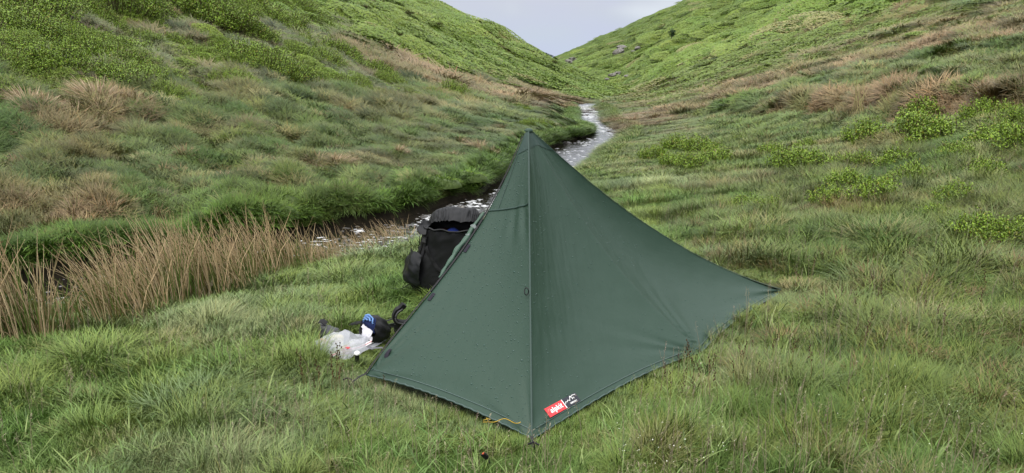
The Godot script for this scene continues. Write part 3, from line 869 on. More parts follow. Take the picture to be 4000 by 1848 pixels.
func ridge(corner: Vector3, t: float, sag: float, pw := 1.0) -> Vector3:
	var out := Vector3(corner.x - TA.x, 0, corner.z - TA.z).normalized()
	var top := TA + out * 0.026 - Vector3(0, 0.022, 0)
	var p := corner.lerp(top, t)
	var k := pow(t, pw)
	p.y -= sag * 4.0 * k * (1.0 - k)
	return p

func ridge_n(t: float) -> Vector3: return ridge(TN, t, 0.03)
func ridge_l(t: float) -> Vector3: return ridge(TL, t, 0.14, 1.6)
func ridge_r(t: float) -> Vector3: return ridge(TR, t, 0.15)
func ridge_f(t: float) -> Vector3: return ridge(TF, t, 0.12)

func pucker(p: Vector3, corner: Vector3, along: Vector3, amp: float, k: float) -> float:
	var q := p - corner
	var l := q.length()
	if l > 1.2: return 0.0
	var a := q.normalized().angle_to(along)
	return amp * sin(a * k + 3.0 * sin(a * 5.0)) * smoothstep(0.0, 0.10, l) * exp(-l / 0.28)

func side_panel(s: float, t: float) -> Vector3:
	# between the left corner (s = 0) and the near corner (s = 1)
	var p := ridge_l(t).lerp(ridge_n(t), s)
	var nn := Vector3(-0.62, 0.42, 0.66).normalized()
	p -= nn * 0.035 * sin(PI * s) * sin(PI * clampf(t * 1.05, 0.0, 1.0))
	p.y += 0.035 * 4.0 * s * (1.0 - s) * pow(1.0 - t, 4.0)
	var w := pucker(p, TL, TN - TL, 0.010, 17.0) + pucker(p, TN, TL - TN, 0.008, 15.0)
	# slack folds under the door seam
	var f := t - 0.62
	w += 0.006 * sin((s * 26.0 + f * 9.0)) * exp(-pow((t - 0.66) / 0.07, 2.0)) * smoothstep(0.25, 0.9, s)
	w += 0.0016 * n_fine.get_noise_2d(p.x * 9.0 + p.z * 3.0, p.y * 3.0) + 0.0011 * n_fine.get_noise_2d(s * 70.0 * (1.0 - 0.8 * t), t * 5.0)
	return p + nn * w

func long_panel(s: float, t: float) -> Vector3:
	# between the near corner (s = 0) and the right corner (s = 1), with a peg in the middle of the hem
	var p := ridge_n(t).lerp(ridge_r(t), s)
	var nn := Vector3(0.62, 0.62, 0.50).normalized()
	var mid := TN.lerp(TR, 0.5)
	p += (TM - mid) * exp(-absf(s - 0.5) / 0.16) * pow(1.0 - t, 2.2)
	p.y += 0.02 * absf(sin(TAU * s)) * pow(1.0 - t, 6.0)
	p -= nn * (0.058 * absf(sin(TAU * s)) + 0.03 * sin(PI * s)) * sin(PI * pow(t, 0.9))
	var w := pucker(p, TN, TR - TN, 0.006, 17.0) + pucker(p, TR, TN - TR, 0.020, 19.0) + pucker(p, TM, TR - TM, 0.012, 11.0)
	w += 0.0022 * n_fine.get_noise_2d(p.x * 6.0 + 5.0, p.y * 3.0 - p.z * 4.0)
	w += 0.004 * n_mid.get_noise_2d(p.x * 9.0, p.y * 9.0) + 0.0012 * n_fine.get_noise_2d(s * 110.0 * (1.0 - 0.8 * t), t * 6.0 + 40.0) * 1.6 + 0.005 * sin(s * 34.0 + 2.0 * sin(s * 11.0)) * exp(-(1.0 - t) / 0.16) * smoothstep(1.0, 0.9, t)
	w += 0.004 * sin((s - 0.5) * 46.0 + t * 3.0) * exp(-pow((s - 0.5) / 0.16, 2.0)) * exp(-t / 0.35)
	return p + nn * w

func end_panel(s: float, t: float) -> Vector3:
	var p := ridge_r(t).lerp(ridge_f(t), s)
	return p - Vector3(0.6, 0.3, -0.5) * 0.04 * sin(PI * s) * sin(PI * t)

func door_panel(s: float, t: float) -> Vector3:
	var p := ridge_f(t).lerp(ridge_l(t), s)
	return p - Vector3(-0.6, 0.3, -0.6) * 0.03 * sin(PI * s) * sin(PI * t)

func panel_mesh(f: Callable, s0: float, s1: float, t0: float, t1: float, nu: int, nv: int) -> ArrayMesh:
	var pts := PackedVector3Array()
	for j in nv:
		for i in nu:
			pts.append(f.call(lerpf(s0, s1, i / (nu - 1.0)), lerpf(t0, t1, j / (nv - 1.0))))
	var m := Mesher.new()
	m.grid(pts, nu, nv, false, PackedColorArray())
	return m.done()

func panel_normal(f: Callable, s: float, t: float, outward: Vector3) -> Vector3:
	var n: Vector3 = (f.call(s + 0.01, t) - f.call(s - 0.01, t)).cross(f.call(s, t + 0.01) - f.call(s, t - 0.01)).normalized()
	return n if n.dot(outward) > 0.0 else -n

func strip(path: PackedVector3Array, normals: PackedVector3Array, width: float, thick: float) -> ArrayMesh:
	# a flat band that follows a surface
	var m := Mesher.new()
	var pts := PackedVector3Array()
	for j in path.size():
		var t: Vector3 = (path[mini(j + 1, path.size() - 1)] - path[maxi(j - 1, 0)]).normalized()
		var sd := t.cross(normals[j]).normalized() * width * 0.5
		var up := normals[j] * thick
		pts.append(path[j] - sd)
		pts.append(path[j] - sd * 0.8 + up)
		pts.append(path[j] + sd * 0.8 + up)
		pts.append(path[j] + sd)
	m.grid(pts, 4, path.size(), false, PackedColorArray())
	return m.done()

func panel_strip(f: Callable, a: Vector2, b: Vector2, n: int, width: float, thick: float, outward: Vector3, lift := 0.0) -> ArrayMesh:
	var path := PackedVector3Array()
	var nn := PackedVector3Array()
	for i in n:
		var q := a.lerp(b, i / (n - 1.0))
		var o := panel_normal(f, clampf(q.x, 0.012, 0.988), clampf(q.y, 0.012, 0.985), outward)
		path.append(f.call(q.x, q.y) + o * lift)
		nn.append(o)
	return strip(path, nn, width, thick)

const OUT_SIDE := Vector3(-0.62, 0.42, 0.66)
const OUT_LONG := Vector3(0.62, 0.62, 0.5)

func make_tent() -> void:
	rng.seed = 11
	var cloth := mat(Color(0.022, 0.049, 0.034), 0.5, 0.36)
	cloth.normal_enabled = true
	cloth.normal_texture = noise_tex(71, 0.05, 512, null, true, 2.0)
	cloth.normal_scale = 0.25
	cloth.uv1_triplanar = true
	cloth.uv1_scale = Vector3.ONE * 3.0
	var seam := mat(Color(0.018, 0.042, 0.034), 0.5, 0.40)
	var hem := mat(Color(0.035, 0.065, 0.057), 0.3, 0.5)
	var black := mat(Color(0.012, 0.012, 0.015), 0.6, 0.4)
	var hook := mat(Color(0.022, 0.02, 0.03), 0.8, 0.3)
	var t := thing("pyramid_tent", "dark green pyramid tent beaded with rain, pitched on the grass beside the stream", "tent", Vector3.ZERO)
	part("side_panel", panel_mesh(side_panel, 0.0, 1.0, 0.0, 1.0, 90, 110), cloth, t)
	part("long_panel", panel_mesh(long_panel, 0.0, 1.0, 0.0, 1.0, 150, 120), cloth, t)
	part("end_panel", panel_mesh(end_panel, 0.0, 1.0, 0.0, 1.0, 30, 50), cloth, t)
	part("door_panel", panel_mesh(door_panel, 0.0, 0.55, 0.0, 1.0, 24, 50), cloth, t)
	part("door_hood", panel_mesh(door_panel, 0.55, 1.0, 0.72, 1.0, 20, 20), cloth, t)
	# rounded cap on the pole tip
	var m := Mesher.new()
	var pts := PackedVector3Array()
	for j in 7:
		var f := j / 6.0
		for i in 20:
			var a := TAU * i / 20.0
			var r := 0.0275 * sqrt(maxf(0.0, 1.0 - pow(f, 2.0)))
			pts.append(TA + Vector3(cos(a) * r, -0.021 + 0.020 * f, sin(a) * r))
	m.grid(pts, 20, 7, true, PackedColorArray())
	part("apex_cap", m.done(), cloth, t)
	# stitched reinforcement at the top
	for sp in [[side_panel, OUT_SIDE], [long_panel, OUT_LONG]]:
		var f: Callable = sp[0]
		var pp := PackedVector3Array()
		for j in 8:
			for i in 16:
				var s := i / 15.0
				var tt := lerpf(0.93 + (0.02 * sin(s * PI) if sp[1] == OUT_LONG else 0.0), 0.995, j / 7.0)
				pp.append(f.call(s, tt) + panel_normal(f, clampf(s, 0.02, 0.98), minf(tt, 0.98), sp[1]) * 0.003)
		var mm := Mesher.new()
		mm.grid(pp, 16, 8, false, PackedColorArray())
		part("apex_reinforcement", mm.done(), seam, t)
	# seams
	var path := PackedVector3Array()
	var nn := PackedVector3Array()
	for i in 60:
		var f := i / 59.0
		path.append(ridge_n(f) + Vector3(-0.1, 0.3, 0.6) * 0.004)
		nn.append(Vector3(-0.02, 0.62, 0.78))
	part("ridge_seam", strip(path, nn, 0.009, 0.002), seam, t)
	path = PackedVector3Array(); nn = PackedVector3Array()
	for i in 60:
		var f := i / 59.0
		path.append(ridge_r(f) + Vector3(0.3, 0.8, 0.0) * 0.003)
		nn.append(Vector3(0.45, 0.85, 0.1).normalized())
	part("ridge_seam", strip(path, nn, 0.010, 0.002), seam, t)
	part("door_seam", panel_strip(side_panel, Vector2(0.03, 0.735), Vector2(0.98, 0.715), 24, 0.012, 0.005, OUT_SIDE, 0.001), seam, t)
	part("stitched_fold", panel_strip(side_panel, Vector2(0.22, 0.735), Vector2(0.14, 0.985), 24, 0.005, 0.003, OUT_SIDE, 0.001), seam, t)
	# hems: a rolled edge with a line of stitching above it
	for sp in [[side_panel, OUT_SIDE, 60], [long_panel, OUT_LONG, 120]]:
		var f: Callable = sp[0]
		var edge := PackedVector3Array()
		for i in sp[2]:
			edge.append(f.call(i / (sp[2] - 1.0), 0.0) + Vector3(0, -0.004 + 0.002 * sin(i * 2.1), 0))
		var hm := Mesher.new()
		hm.tube(edge, PackedFloat32Array([0.0065]), 6, Color.WHITE, 0.7)
		var ho := part("hem", hm.done(), hem, t)
		part("stitching", panel_strip(f, Vector2(0.01, 0.018), Vector2(0.99, 0.018), sp[2], 0.005, 0.003, sp[1], 0.0005), hem, ho)
	# the zip along the open door edge, with its hook tabs
	path = PackedVector3Array(); nn = PackedVector3Array()
	for i in 50:
		var f := i / 49.0 * 0.74
		path.append(ridge_l(f) + Vector3(-0.5, 0.25, 0.15) * 0.006)
		nn.append(Vector3(-0.75, 0.5, 0.1).normalized())
	part("door_zip", strip(path, nn, 0.02, 0.006), black, t)
	path = PackedVector3Array(); nn = PackedVector3Array()
	for i in 20:
		var f := lerpf(0.74, 0.985, i / 19.0)
		path.append(ridge_l(f) + Vector3(-0.7, 0.2, 0.0) * 0.008)
		nn.append(Vector3(-0.9, 0.4, 0.1).normalized())
	part("door_zip", strip(path, nn, 0.012, 0.006), black, t)
	for q in [0.085, 0.345, 0.575]:
		part("hook_tab", panel_strip(side_panel, Vector2(0.045, q - 0.017), Vector2(0.045, q + 0.017), 4, 0.024, 0.0025, OUT_SIDE, 0.003), hook, t)
	# tie-back loop on the ridge
	m = Mesher.new()
	var lp := PackedVector3Array()
	var lc := ridge_n(0.41) + Vector3(-0.02, 0.012, 0.02)
	for i in 13:
		var a := TAU * i / 12.0
		lp.append(lc + Vector3(cos(a) * 0.011, sin(a) * 0.02, 0.006 * sin(a * 2.0)))
	m.tube(lp, PackedFloat32Array([0.003]), 5, Color.WHITE)
	part("tie_loop", m.done(), black, t)
	# rolled-back door, held by a strap
	m = Mesher.new()
	var roll := PackedVector3Array()
	var rr := PackedFloat32Array()
	for i in 26:
		var f := i / 25.0
		roll.append(ridge_l(lerpf(0.735, 0.44, f)) + Vector3(-0.028 - 0.012 * sin(f * PI) + 0.003 * sin(f * 21.0), -0.016 + 0.004 * sin(f * 13.0), -0.045))
		rr.append(0.008 + 0.011 * sin(PI * pow(f, 0.8)) + 0.003 * sin(f * 37.0) - 0.005 * exp(-pow((f - 0.2) / 0.05, 2.0)))
	m.tube(roll, rr, 10, Color.WHITE, 0.8)
	var inside := mat(Color(0.045, 0.09, 0.065), 0.5, 0.4)
	var ro := part("rolled_door", m.done(), inside, t)
	for k in 2:
		m = Mesher.new()
		var q: Vector3 = roll[5 + k * 3]
		m.tube(PackedVector3Array([q + Vector3(-0.004, 0.012, 0.0), q + Vector3(0.004, -0.010, 0.0)]), PackedFloat32Array([0.017 - 0.002 * k]), 10, Color.WHITE)
		part("strap", m.done(), mat(Color(0.35, 0.4, 0.4), 0.6, 0.4) , ro)
	# webbing at the corners and the middle peg
	for cn in [[TN, Vector3(0.0, -0.03, 0.055)], [TL, Vector3(-0.075, -0.035, 0.03)], [TR, Vector3(0.075, -0.03, -0.005)], [TM, Vector3(0.06, -0.045, 0.055)]]:
		var c: Vector3 = cn[0]
		var v: Vector3 = cn[1]
		var q := PackedVector3Array([c + Vector3(0, 0.004, 0), c + v * 0.5 + Vector3(0, 0.008, 0), c + v])
		var up := PackedVector3Array([Vector3.UP, Vector3.UP, Vector3.UP])
		part("webbing_loop", strip(q, up, 0.016, 0.004), black, t)
	make_badge(t)
	make_drops(t)
	# the walking pole that holds the tent up
	m = Mesher.new()
	m.tube(PackedVector3Array([Vector3(TA.x, -0.03, TA.z), Vector3(TA.x, TA.y - 0.02, TA.z)]), PackedFloat32Array([0.008]), 8, Color.WHITE)
	part("pole", m.done(), black, t)

func on_panel(c: Vector3) -> Vector3:
	# the point of the long panel nearest to c
	var best := c
	var far := 9.0
	for i in 70:
		for j in 70:
			var p := long_panel(i / 69.0 * 0.22, j / 69.0 * 0.2)
			if p.distance_to(c) < far:
				far = p.distance_to(c)
				best = p
	return best

func make_badge(t: Node3D) -> void:
	# sewn label: a red field with white lettering beside a black one with a mountain drawing
	var o := on_panel(Vector3(0.186, 0.067, -3.258))       # lower left corner of the red field
	var ex := (on_panel(Vector3(0.336, 0.084, -3.433)) - o) * 0.544
	var ey := (on_panel(Vector3(0.150, 0.106, -3.269)) - o)
	var nn := ex.cross(ey).normalized()
	if nn.dot(OUT_LONG) < 0.0: nn = -nn
	o += nn * 0.005
	var wx := ex.length()
	var x := ex.normalized()
	var y := (ey - x * ey.dot(x))
	var hy := y.length()
	y = y.normalized()
	nn = x.cross(y)
	var red := mat(Color(0.68, 0.045, 0.055), 0.5, 0.4)
	var blk := mat(Color(0.022, 0.024, 0.035), 0.5, 0.4)
	var white := mat(Color(0.8, 0.8, 0.8), 0.6, 0.4)
	var b := Node3D.new()
	b.name = "sewn_label"
	t.add_child(b)
	b.transform = Transform3D(Basis(x, y, nn), o)
	b.set_meta("label", "red and black label with white lettering and a mountain drawing")
	var m := Mesher.new()
	m.box(Vector3(wx * 0.5, hy * 0.5, -0.001), Vector3(wx * 0.5, 0, 0), Vector3(0, hy * 0.5, 0), Vector3(0, 0, 0.001), Color.WHITE)
	part("red_field", m.done(), red, b)
	m = Mesher.new()
	var w2 := wx * 0.84
	m.box(Vector3(wx + w2 * 0.5 + 0.003, hy * 0.5, -0.001), Vector3(w2 * 0.5, 0, 0), Vector3(0, hy * 0.5, 0), Vector3(0, 0, 0.001), Color.WHITE)
	part("black_field", m.done(), blk, b)
	m = Mesher.new()
	m.box(Vector3(wx + 0.0015, hy * 0.5, -0.0005), Vector3(0.0025, 0, 0), Vector3(0, hy * 0.5, 0), Vector3(0, 0, 0.001), Color.WHITE)
	part("white_stripe", m.done(), white, b)
	var font := SystemFont.new()
	font.font_names = PackedStringArray(["Droid Sans"])
	font.font_weight = 800
	for tx in [["alpkit", hy * 0.68, Vector3(wx * 0.54, hy * 0.5, 0.001), 1.0], ["TARPSTAR 1", hy * 0.22, Vector3(wx + w2 * 0.58, hy * 0.22, 0.001), 0.85]]:
		var tm := TextMesh.new()
		tm.text = tx[0]
		tm.font = font
		tm.font_size = 64
		tm.depth = 0.4
		tm.pixel_size = tx[1] / 64.0
		tm.curve_step = 2.0
		var p := part("lettering", tm, white, b)
		p.position = tx[2]
		p.scale = Vector3(tx[3], 1.0, 0.004)
	# mountain outline
	m = Mesher.new()
	var pk := [[0.08, 0.42], [0.16, 0.60], [0.24, 0.52], [0.33, 0.66], [0.42, 0.50], [0.50, 0.72], [0.58, 0.93], [0.64, 0.80], [0.72, 0.90], [0.95, 0.84]]
	var pk2 := [[0.58, 0.93], [0.60, 0.72], [0.66, 0.62], [0.62, 0.52], [0.74, 0.66], [0.78, 0.52]]
	for line in [pk, pk2]:
		for i in line.size() - 1:
			var a := Vector3(wx + w2 * line[i][0], hy * line[i][1], 0.0012)
			var c := Vector3(wx + w2 * line[i + 1][0], hy * line[i + 1][1], 0.0012)
			var dd := (c - a).normalized()
			m.box((a + c) * 0.5, dd * ((c - a).length() * 0.5 + 0.0006), dd.cross(Vector3(0, 0, 1)) * 0.0013, Vector3(0, 0, 0.0006), Color.WHITE)
	part("mountain_drawing", m.done(), white, b)

func make_drops(t: Node3D) -> void:
	# beads of rain lying on the cloth
	var m := Mesher.new()
	var pts := PackedVector3Array()
	for j in 4:
		var f := j / 3.0 * PI * 0.5
		for i in 8:
			var a := TAU * i / 8.0
			pts.append(Vector3(cos(a) * cos(f), sin(f) * 0.75, sin(a) * cos(f)))
	m.grid(pts, 8, 4, true, PackedColorArray())
	var dm := mat(Color(0.035, 0.072, 0.060), 0.10, 0.45)
	var rows := PackedFloat32Array()
	for i in 4600:
		var left := rng.randf() < 0.5
		var s := rng.randf()
		var tt := 1.0 - sqrt(rng.randf())
		if i % 4 == 0: tt = rnd(0.45, 0.97)
		var f: Callable = side_panel if left else long_panel
		var out := OUT_SIDE if left else OUT_LONG
		s = clampf(s, 0.02, 0.98)
		tt = clampf(tt, 0.02, 0.97)
		if not left and n_mid.get_noise_2d(s * 20.0, tt * 20.0) > 0.2: continue
		var nn := panel_normal(f, s, tt, out)
		var r := 0.0014 + 0.0032 * pow(rng.randf(), 4.0)
		if left and rng.randf() < 0.05: r += 0.002
		var x := nn.cross(Vector3.RIGHT).normalized()
		var b := Basis(x, nn, x.cross(nn)).scaled(Vector3.ONE * r)
		var o: Vector3 = f.call(s, tt)
		rows.append_array(PackedFloat32Array([b.x.x, b.y.x, b.z.x, o.x, b.x.y, b.y.y, b.z.y, o.y, b.x.z, b.y.z, b.z.z, o.z]))
	var mm := MultiMesh.new()
	mm.transform_format = MultiMesh.TRANSFORM_3D
	mm.mesh = m.done()
	mm.instance_count = rows.size() / 12
	mm.buffer = rows
	var o2 := MultiMeshInstance3D.new()
	o2.name = "rain_drops"
	o2.multimesh = mm
	o2.material_override = dm
	o2.set_meta("kind", "stuff")
	t.add_child(o2)

# ---------------------------------------------------------------- gear on the grass

const GEAR := [[-1.03, -4.3, 0.22], [-1.15, -4.47, 0.13], [-0.86, -4.42, 0.15], [-0.76, -4.6, 0.13], [-0.5, -5.5, 0.33], [-1.0, -4.68, 0.07]]

func gear_here(x: float, z: float) -> bool:
	for g in GEAR:
		if Vector2(x - g[0], z - g[1]).length() < g[2]: return true
	return false

func spline(a: Vector3, b: Vector3, c: Vector3, d: Vector3, t: float) -> Vector3:
	return 0.5 * ((2.0 * b) + (c - a) * t + (2.0 * a - 5.0 * b + 4.0 * c - d) * t * t + (3.0 * b - a - 3.0 * c + d) * t * t * t)

func sheet(rows: Array, sub: int, amp: float, freq: float, sd: int) -> Array:
	# smooth surface through a grid of control points, crumpled by noise: [points, columns, rows]
	var cn := noise(sd, freq, 3)
	var nv := rows.size()
	var nu: int = rows[0].size()
	var pts := PackedVector3Array()
	var cu := (nu - 1) * sub + 1
	var cv := (nv - 1) * sub + 1
	for j in cv:
		var v := float(j) / sub
		var j1 := mini(int(v), nv - 2)
		var fv := v - j1
		for i in cu:
			var u := float(i) / sub
			var i1 := mini(int(u), nu - 2)
			var fu := u - i1
			var q := []
			for k in range(-1, 3):
				var row: Array = rows[clampi(j1 + k, 0, nv - 1)]
				q.append(spline(row[maxi(i1 - 1, 0)], row[i1], row[i1 + 1], row[mini(i1 + 2, nu - 1)], fu))
			var p := spline(q[0], q[1], q[2], q[3], fv)
			# crumples: sharp-edged noise
			var a := absf(cn.get_noise_3dv(p)) - 0.25
			var b := cn.get_noise_3dv(p + Vector3(7, 3, 1))
			p += Vector3(b, a * 1.4, -a) * amp
			pts.append(p)
	return [pts, cu, cv]

func sheet_mesh(rows: Array, sub: int, amp: float, freq: float, sd: int) -> ArrayMesh:
	var a := sheet(rows, sub, amp, freq, sd)
	var m := Mesher.new()
	m.grid(a[0], a[1], a[2], false, PackedColorArray())
	return m.done()

func pack_point(a: float, f: float) -> Vector3:
	# body of the rucksack: a = angle round it (0 = towards +x, PI/2 = towards the camera), f = 0 foot .. 1 rim
	var c := cos(a)
	var s := sin(a)
	var e := 0.62
	var hw := lerpf(0.175, 0.215, sin(f * PI * 0.75)) + 0.05 * smoothstep(0.5, 0.0, f) * (1.0 if c < 0.0 else 0.0)
	var dp := lerpf(0.12, 0.135, f)
	var p := Vector3(signf(c) * pow(absf(c), e) * hw, 0.0, signf(s) * pow(absf(s), e) * dp)
	p.x += 0.0 + 0.05 * f
	p.y = f * (0.485 + 0.035 * maxf(0.0, -s) + 0.035 * maxf(0.0, c))
	var foot := smoothstep(0.0, 0.12, f)
	p.x *= 0.82 + 0.18 * foot
	p.z *= 0.82 + 0.18 * foot
	var w := 0.016 * n_fine.get_noise_3d(p.x * 9.0 + 3.0 * p.y, p.y * 5.0, p.z * 9.0) + 0.012 * sin(p.y * 26.0 + p.x * 22.0 + 2.0 * sin(p.x * 15.0)) * smoothstep(0.2, 0.8, f) * 0.5
	w += 0.007 * n_fine.get_noise_3d(p.x * 30.0, p.y * 9.0, p.z * 30.0)
	return p + Vector3(c, 0, s) * w

func make_gear() -> void:
	rng.seed = 23
	var black := mat(Color(0.011, 0.0115, 0.013), 0.6, 0.35)
	var shiny := mat(Color(0.009, 0.010, 0.012), 0.38, 0.4)
	var strap := mat(Color(0.014, 0.014, 0.016), 0.75, 0.35)
	# --- rucksack
	var base := Vector3(-0.54, 0.0, -5.58)
	base.y = land(base.x, base.z) + 0.01
	var t := thing("rucksack", "open black rucksack standing beside the tent door", "backpack", base)
	t.rotation.z = -0.09
	t.scale = Vector3(1.1, 1.07, 1.1)
	var pts := PackedVector3Array()
	for j in 46:
		var f := j / 38.0
		for i in 72:
			var a := TAU * i / 72.0
			if j <= 38: pts.append(pack_point(a, f))
			else:
				# the lining, going back down inside the rim
				var k := (j - 38) / 7.0
				var p := pack_point(a, 1.0 - 0.55 * k)
				pts.append(Vector3((p.x - 0.05) * (0.93 - 0.1 * k) + 0.05, p.y + 0.004, p.z * (0.93 - 0.1 * k)))
	var m := Mesher.new()
	m.grid(pts, 72, 46, true, PackedColorArray())
	part("body", m.done(), black, t)
	# gathered hood behind the opening
	pts = PackedVector3Array()
	for j in 18:
		var f := j / 17.0
		for i in 90:
			var g := i / 89.0
			var a := lerpf(PI + 0.25, TAU - 0.12, g)       # round the back of the rim
			var p := pack_point(a, 1.0)
			var rise := sin(g * PI)
			var q := Vector3(p.x * (1.0 - 0.12 * f) + 0.015 * f, p.y - 0.02 + 0.13 * sin(f * PI * 0.86) * pow(rise, 0.6), p.z + 0.235 * f * f * pow(rise, 0.6))
			var cr := smoothstep(0.35, 1.0, f)
			q += Vector3(0, 0.005, 0.004) * sin(g * 105.0 + 3.0 * sin(g * 17.0)) * cr
			q += Vector3(0.008, 0.012, 0.008) * n_fine.get_noise_3d(q.x * 26.0, f * 4.0, q.z * 20.0)
			pts.append(q)
	m = Mesher.new()
	m.grid(pts, 90, 18, false, PackedColorArray())
	part("hood", m.done(), black, t)
	# flap hanging over on the left
	part("flap", sheet_mesh([[Vector3(-0.11, 0.50, -0.05), Vector3(-0.17, 0.535, 0.0), Vector3(-0.165, 0.525, 0.06)], [Vector3(-0.13, 0.485, 0.10), Vector3(-0.185, 0.48, 0.09), Vector3(-0.20, 0.485, 0.06)], [Vector3(-0.135, 0.455, 0.14), Vector3(-0.17, 0.45, 0.13), Vector3(-0.195, 0.455, 0.08)]], 8, 0.01, 9.0, 4), black, t)
	# folded rim of the front
	m = Mesher.new()
	var rim := PackedVector3Array()
	for i in 40:
		rim.append(pack_point(lerpf(0.15, PI - 0.15, i / 39.0), 1.0) + Vector3(0, 0.004 + 0.004 * sin(i * 0.9), 0.004))
	m.tube(rim, PackedFloat32Array([0.008]), 6, Color.WHITE, 0.8)
	part("rim", m.done(), black, t)
	# straps and buckles
	for sd in [[[2.35, 0.93], [2.4, 0.6], [2.42, 0.3], [2.4, 0.1]], [[2.25, 0.75], [1.95, 0.58], [1.65, 0.42], [1.35, 0.34]], [[2.75, 0.85], [2.8, 0.5], [2.85, 0.15]], [[3.1, 0.9], [3.15, 0.55], [3.2, 0.2]]]:
		var path := PackedVector3Array()
		var nn := PackedVector3Array()
		for i in 24:
			var g: float = i / 23.0 * (sd.size() - 1.0)
			var k := mini(int(g), sd.size() - 2)
			var a := lerpf(sd[k][0], sd[k + 1][0], g - k)
			var f := lerpf(sd[k][1], sd[k + 1][1], g - k)
			path.append(pack_point(a, f) + Vector3(cos(a), 0, sin(a)) * (0.007 + 0.004 * sin(i * 0.5)))
			nn.append(Vector3(cos(a), 0.05, sin(a)).normalized())
		part("strap", strip(path, nn, 0.026, 0.004), strap, t)
	m = Mesher.new()
	m.box(pack_point(2.37, 0.84) + Vector3(-0.012, 0, 0.014), Vector3(0.012, 0, 0.008), Vector3(0, 0.017, 0), Vector3(-0.003, 0, 0.004), Color.WHITE)
	part("buckle", m.done(), mat(Color(0.05, 0.05, 0.055), 0.3, 0.5), t)
	# side pocket bulging at the foot on the left
	part("side_pocket", sheet_mesh([[Vector3(-0.16, 0.30, 0.13), Vector3(-0.21, 0.31, 0.08), Vector3(-0.235, 0.31, -0.02)], [Vector3(-0.165, 0.20, 0.155), Vector3(-0.24, 0.20, 0.12), Vector3(-0.275, 0.21, -0.02)], [Vector3(-0.15, 0.10, 0.15), Vector3(-0.25, 0.11, 0.11), Vector3(-0.29, 0.13, -0.02)], [Vector3(-0.13, 0.04, 0.12), Vector3(-0.21, 0.06, 0.09), Vector3(-0.25, 0.09, 0.0)]], 8, 0.022, 7.0, 8), shiny, t)
	# what shows in its mouth
	var blue := solo("folded_garment", sheet_mesh([[Vector3(-0.07, 0, -0.06), Vector3(0, 0.03, -0.07), Vector3(0.07, 0, -0.06)], [Vector3(-0.08, 0.03, 0), Vector3(0, 0.07, 0), Vector3(0.08, 0.03, 0)], [Vector3(-0.07, -0.02, 0.07), Vector3(0, 0.0, 0.08), Vector3(0.07, -0.02, 0.07)]], 8, 0.012, 10.0, 5), mat(Color(0.01, 0.022, 0.13), 0.8, 0.3), base + Vector3(0.09, 0.455, 0.06))
	tag(blue, "bright blue folded garment in the mouth of the black rucksack", "clothing")
	var redg := solo("folded_garment", sheet_mesh([[Vector3(-0.07, 0, -0.05), Vector3(0, 0.03, -0.06), Vector3(0.07, 0, -0.05)], [Vector3(-0.08, 0.02, 0), Vector3(0, 0.05, 0), Vector3(0.08, 0.02, 0)], [Vector3(-0.07, -0.02, 0.05), Vector3(0, 0.0, 0.06), Vector3(0.07, -0.02, 0.05)]], 8, 0.012, 10.0, 6), mat(Color(0.03, 0.008, 0.008), 0.7, 0.35), base + Vector3(0.02, 0.45, -0.02))
	tag(redg, "dark red folded garment deep in the black rucksack", "clothing")
	# --- green tie-out with a black cord at the foot of the rucksack
	t = thing("tie_out_cord", "black cord on a small green fabric tie-out beside the rucksack", "cord", Vector3(-0.70, 0.02, -5.62))
	m = Mesher.new()
	var cp := PackedVector3Array()
	for i in 18:
		var g := i / 17.0
		cp.append(Vector3(-0.03 - 0.20 * g, 0.09 - 0.05 * g + 0.012 * sin(g * 7.0), 0.10 + 0.02 * sin(g * 5.0)))
	m.tube(cp, PackedFloat32Array([0.0032]), 5, Color.WHITE)
	part("cord", m.done(), black, t)
	part("fabric", sheet_mesh([[Vector3(-0.03, 0.11, 0.12), Vector3(0.03, 0.11, 0.13)], [Vector3(-0.02, 0.06, 0.13), Vector3(0.05, 0.03, 0.14)]], 5, 0.006, 12.0, 9), mat(Color(0.05, 0.11, 0.07), 0.5, 0.5), t)

	# --- clear plastic bag with packets of food in it
	t = thing("plastic_bag", "crumpled clear plastic bag of food packets lying on the grass", "bag", Vector3(-1.03, 0.0, -4.3))
	var o := t.position
	var rows := [
		[Vector3(-1.21, 0.03, -4.44), Vector3(-1.16, 0.02, -4.50), Vector3(-1.07, 0.02, -4.50), Vector3(-0.98, 0.02, -4.48), Vector3(-0.90, 0.02, -4.47), Vector3(-0.82, 0.05, -4.42)],
		[Vector3(-1.225, 0.06, -4.40), Vector3(-1.14, 0.105, -4.39), Vector3(-1.02, 0.155, -4.33), Vector3(-0.93, 0.115, -4.35), Vector3(-0.86, 0.08, -4.39), Vector3(-0.79, 0.062, -4.41)],
		[Vector3(-1.215, 0.055, -4.34), Vector3(-1.11, 0.10, -4.27), Vector3(-1.01, 0.12, -4.24), Vector3(-0.93, 0.09, -4.28), Vector3(-0.87, 0.07, -4.34), Vector3(-0.785, 0.058, -4.405)],
		[Vector3(-1.19, 0.02, -4.30), Vector3(-1.09, 0.022, -4.18), Vector3(-0.985, 0.028, -4.15), Vector3(-0.91, 0.03, -4.21), Vector3(-0.86, 0.04, -4.29), Vector3(-0.785, 0.052, -4.40)]]
	for r in rows:
		for i in r.size():
			r[i] -= o
			r[i].y *= 0.88
	var film := mat(Color(0.5, 0.52, 0.57), 0.32, 0.6)
	film.albedo_color.a = 0.6
	film.transparency = BaseMaterial3D.TRANSPARENCY_ALPHA
	var sh := sheet(rows, 3, 0.022, 6.0, 14)
	m = Mesher.new()
	var P: PackedVector3Array = sh[0]
	for j in sh[2] - 1:
		for i in sh[1] - 1:
			var k: int = j * sh[1] + i
			m.quad(P[k], P[k + 1], P[k + sh[1] + 1], P[k + sh[1]], Color.WHITE)
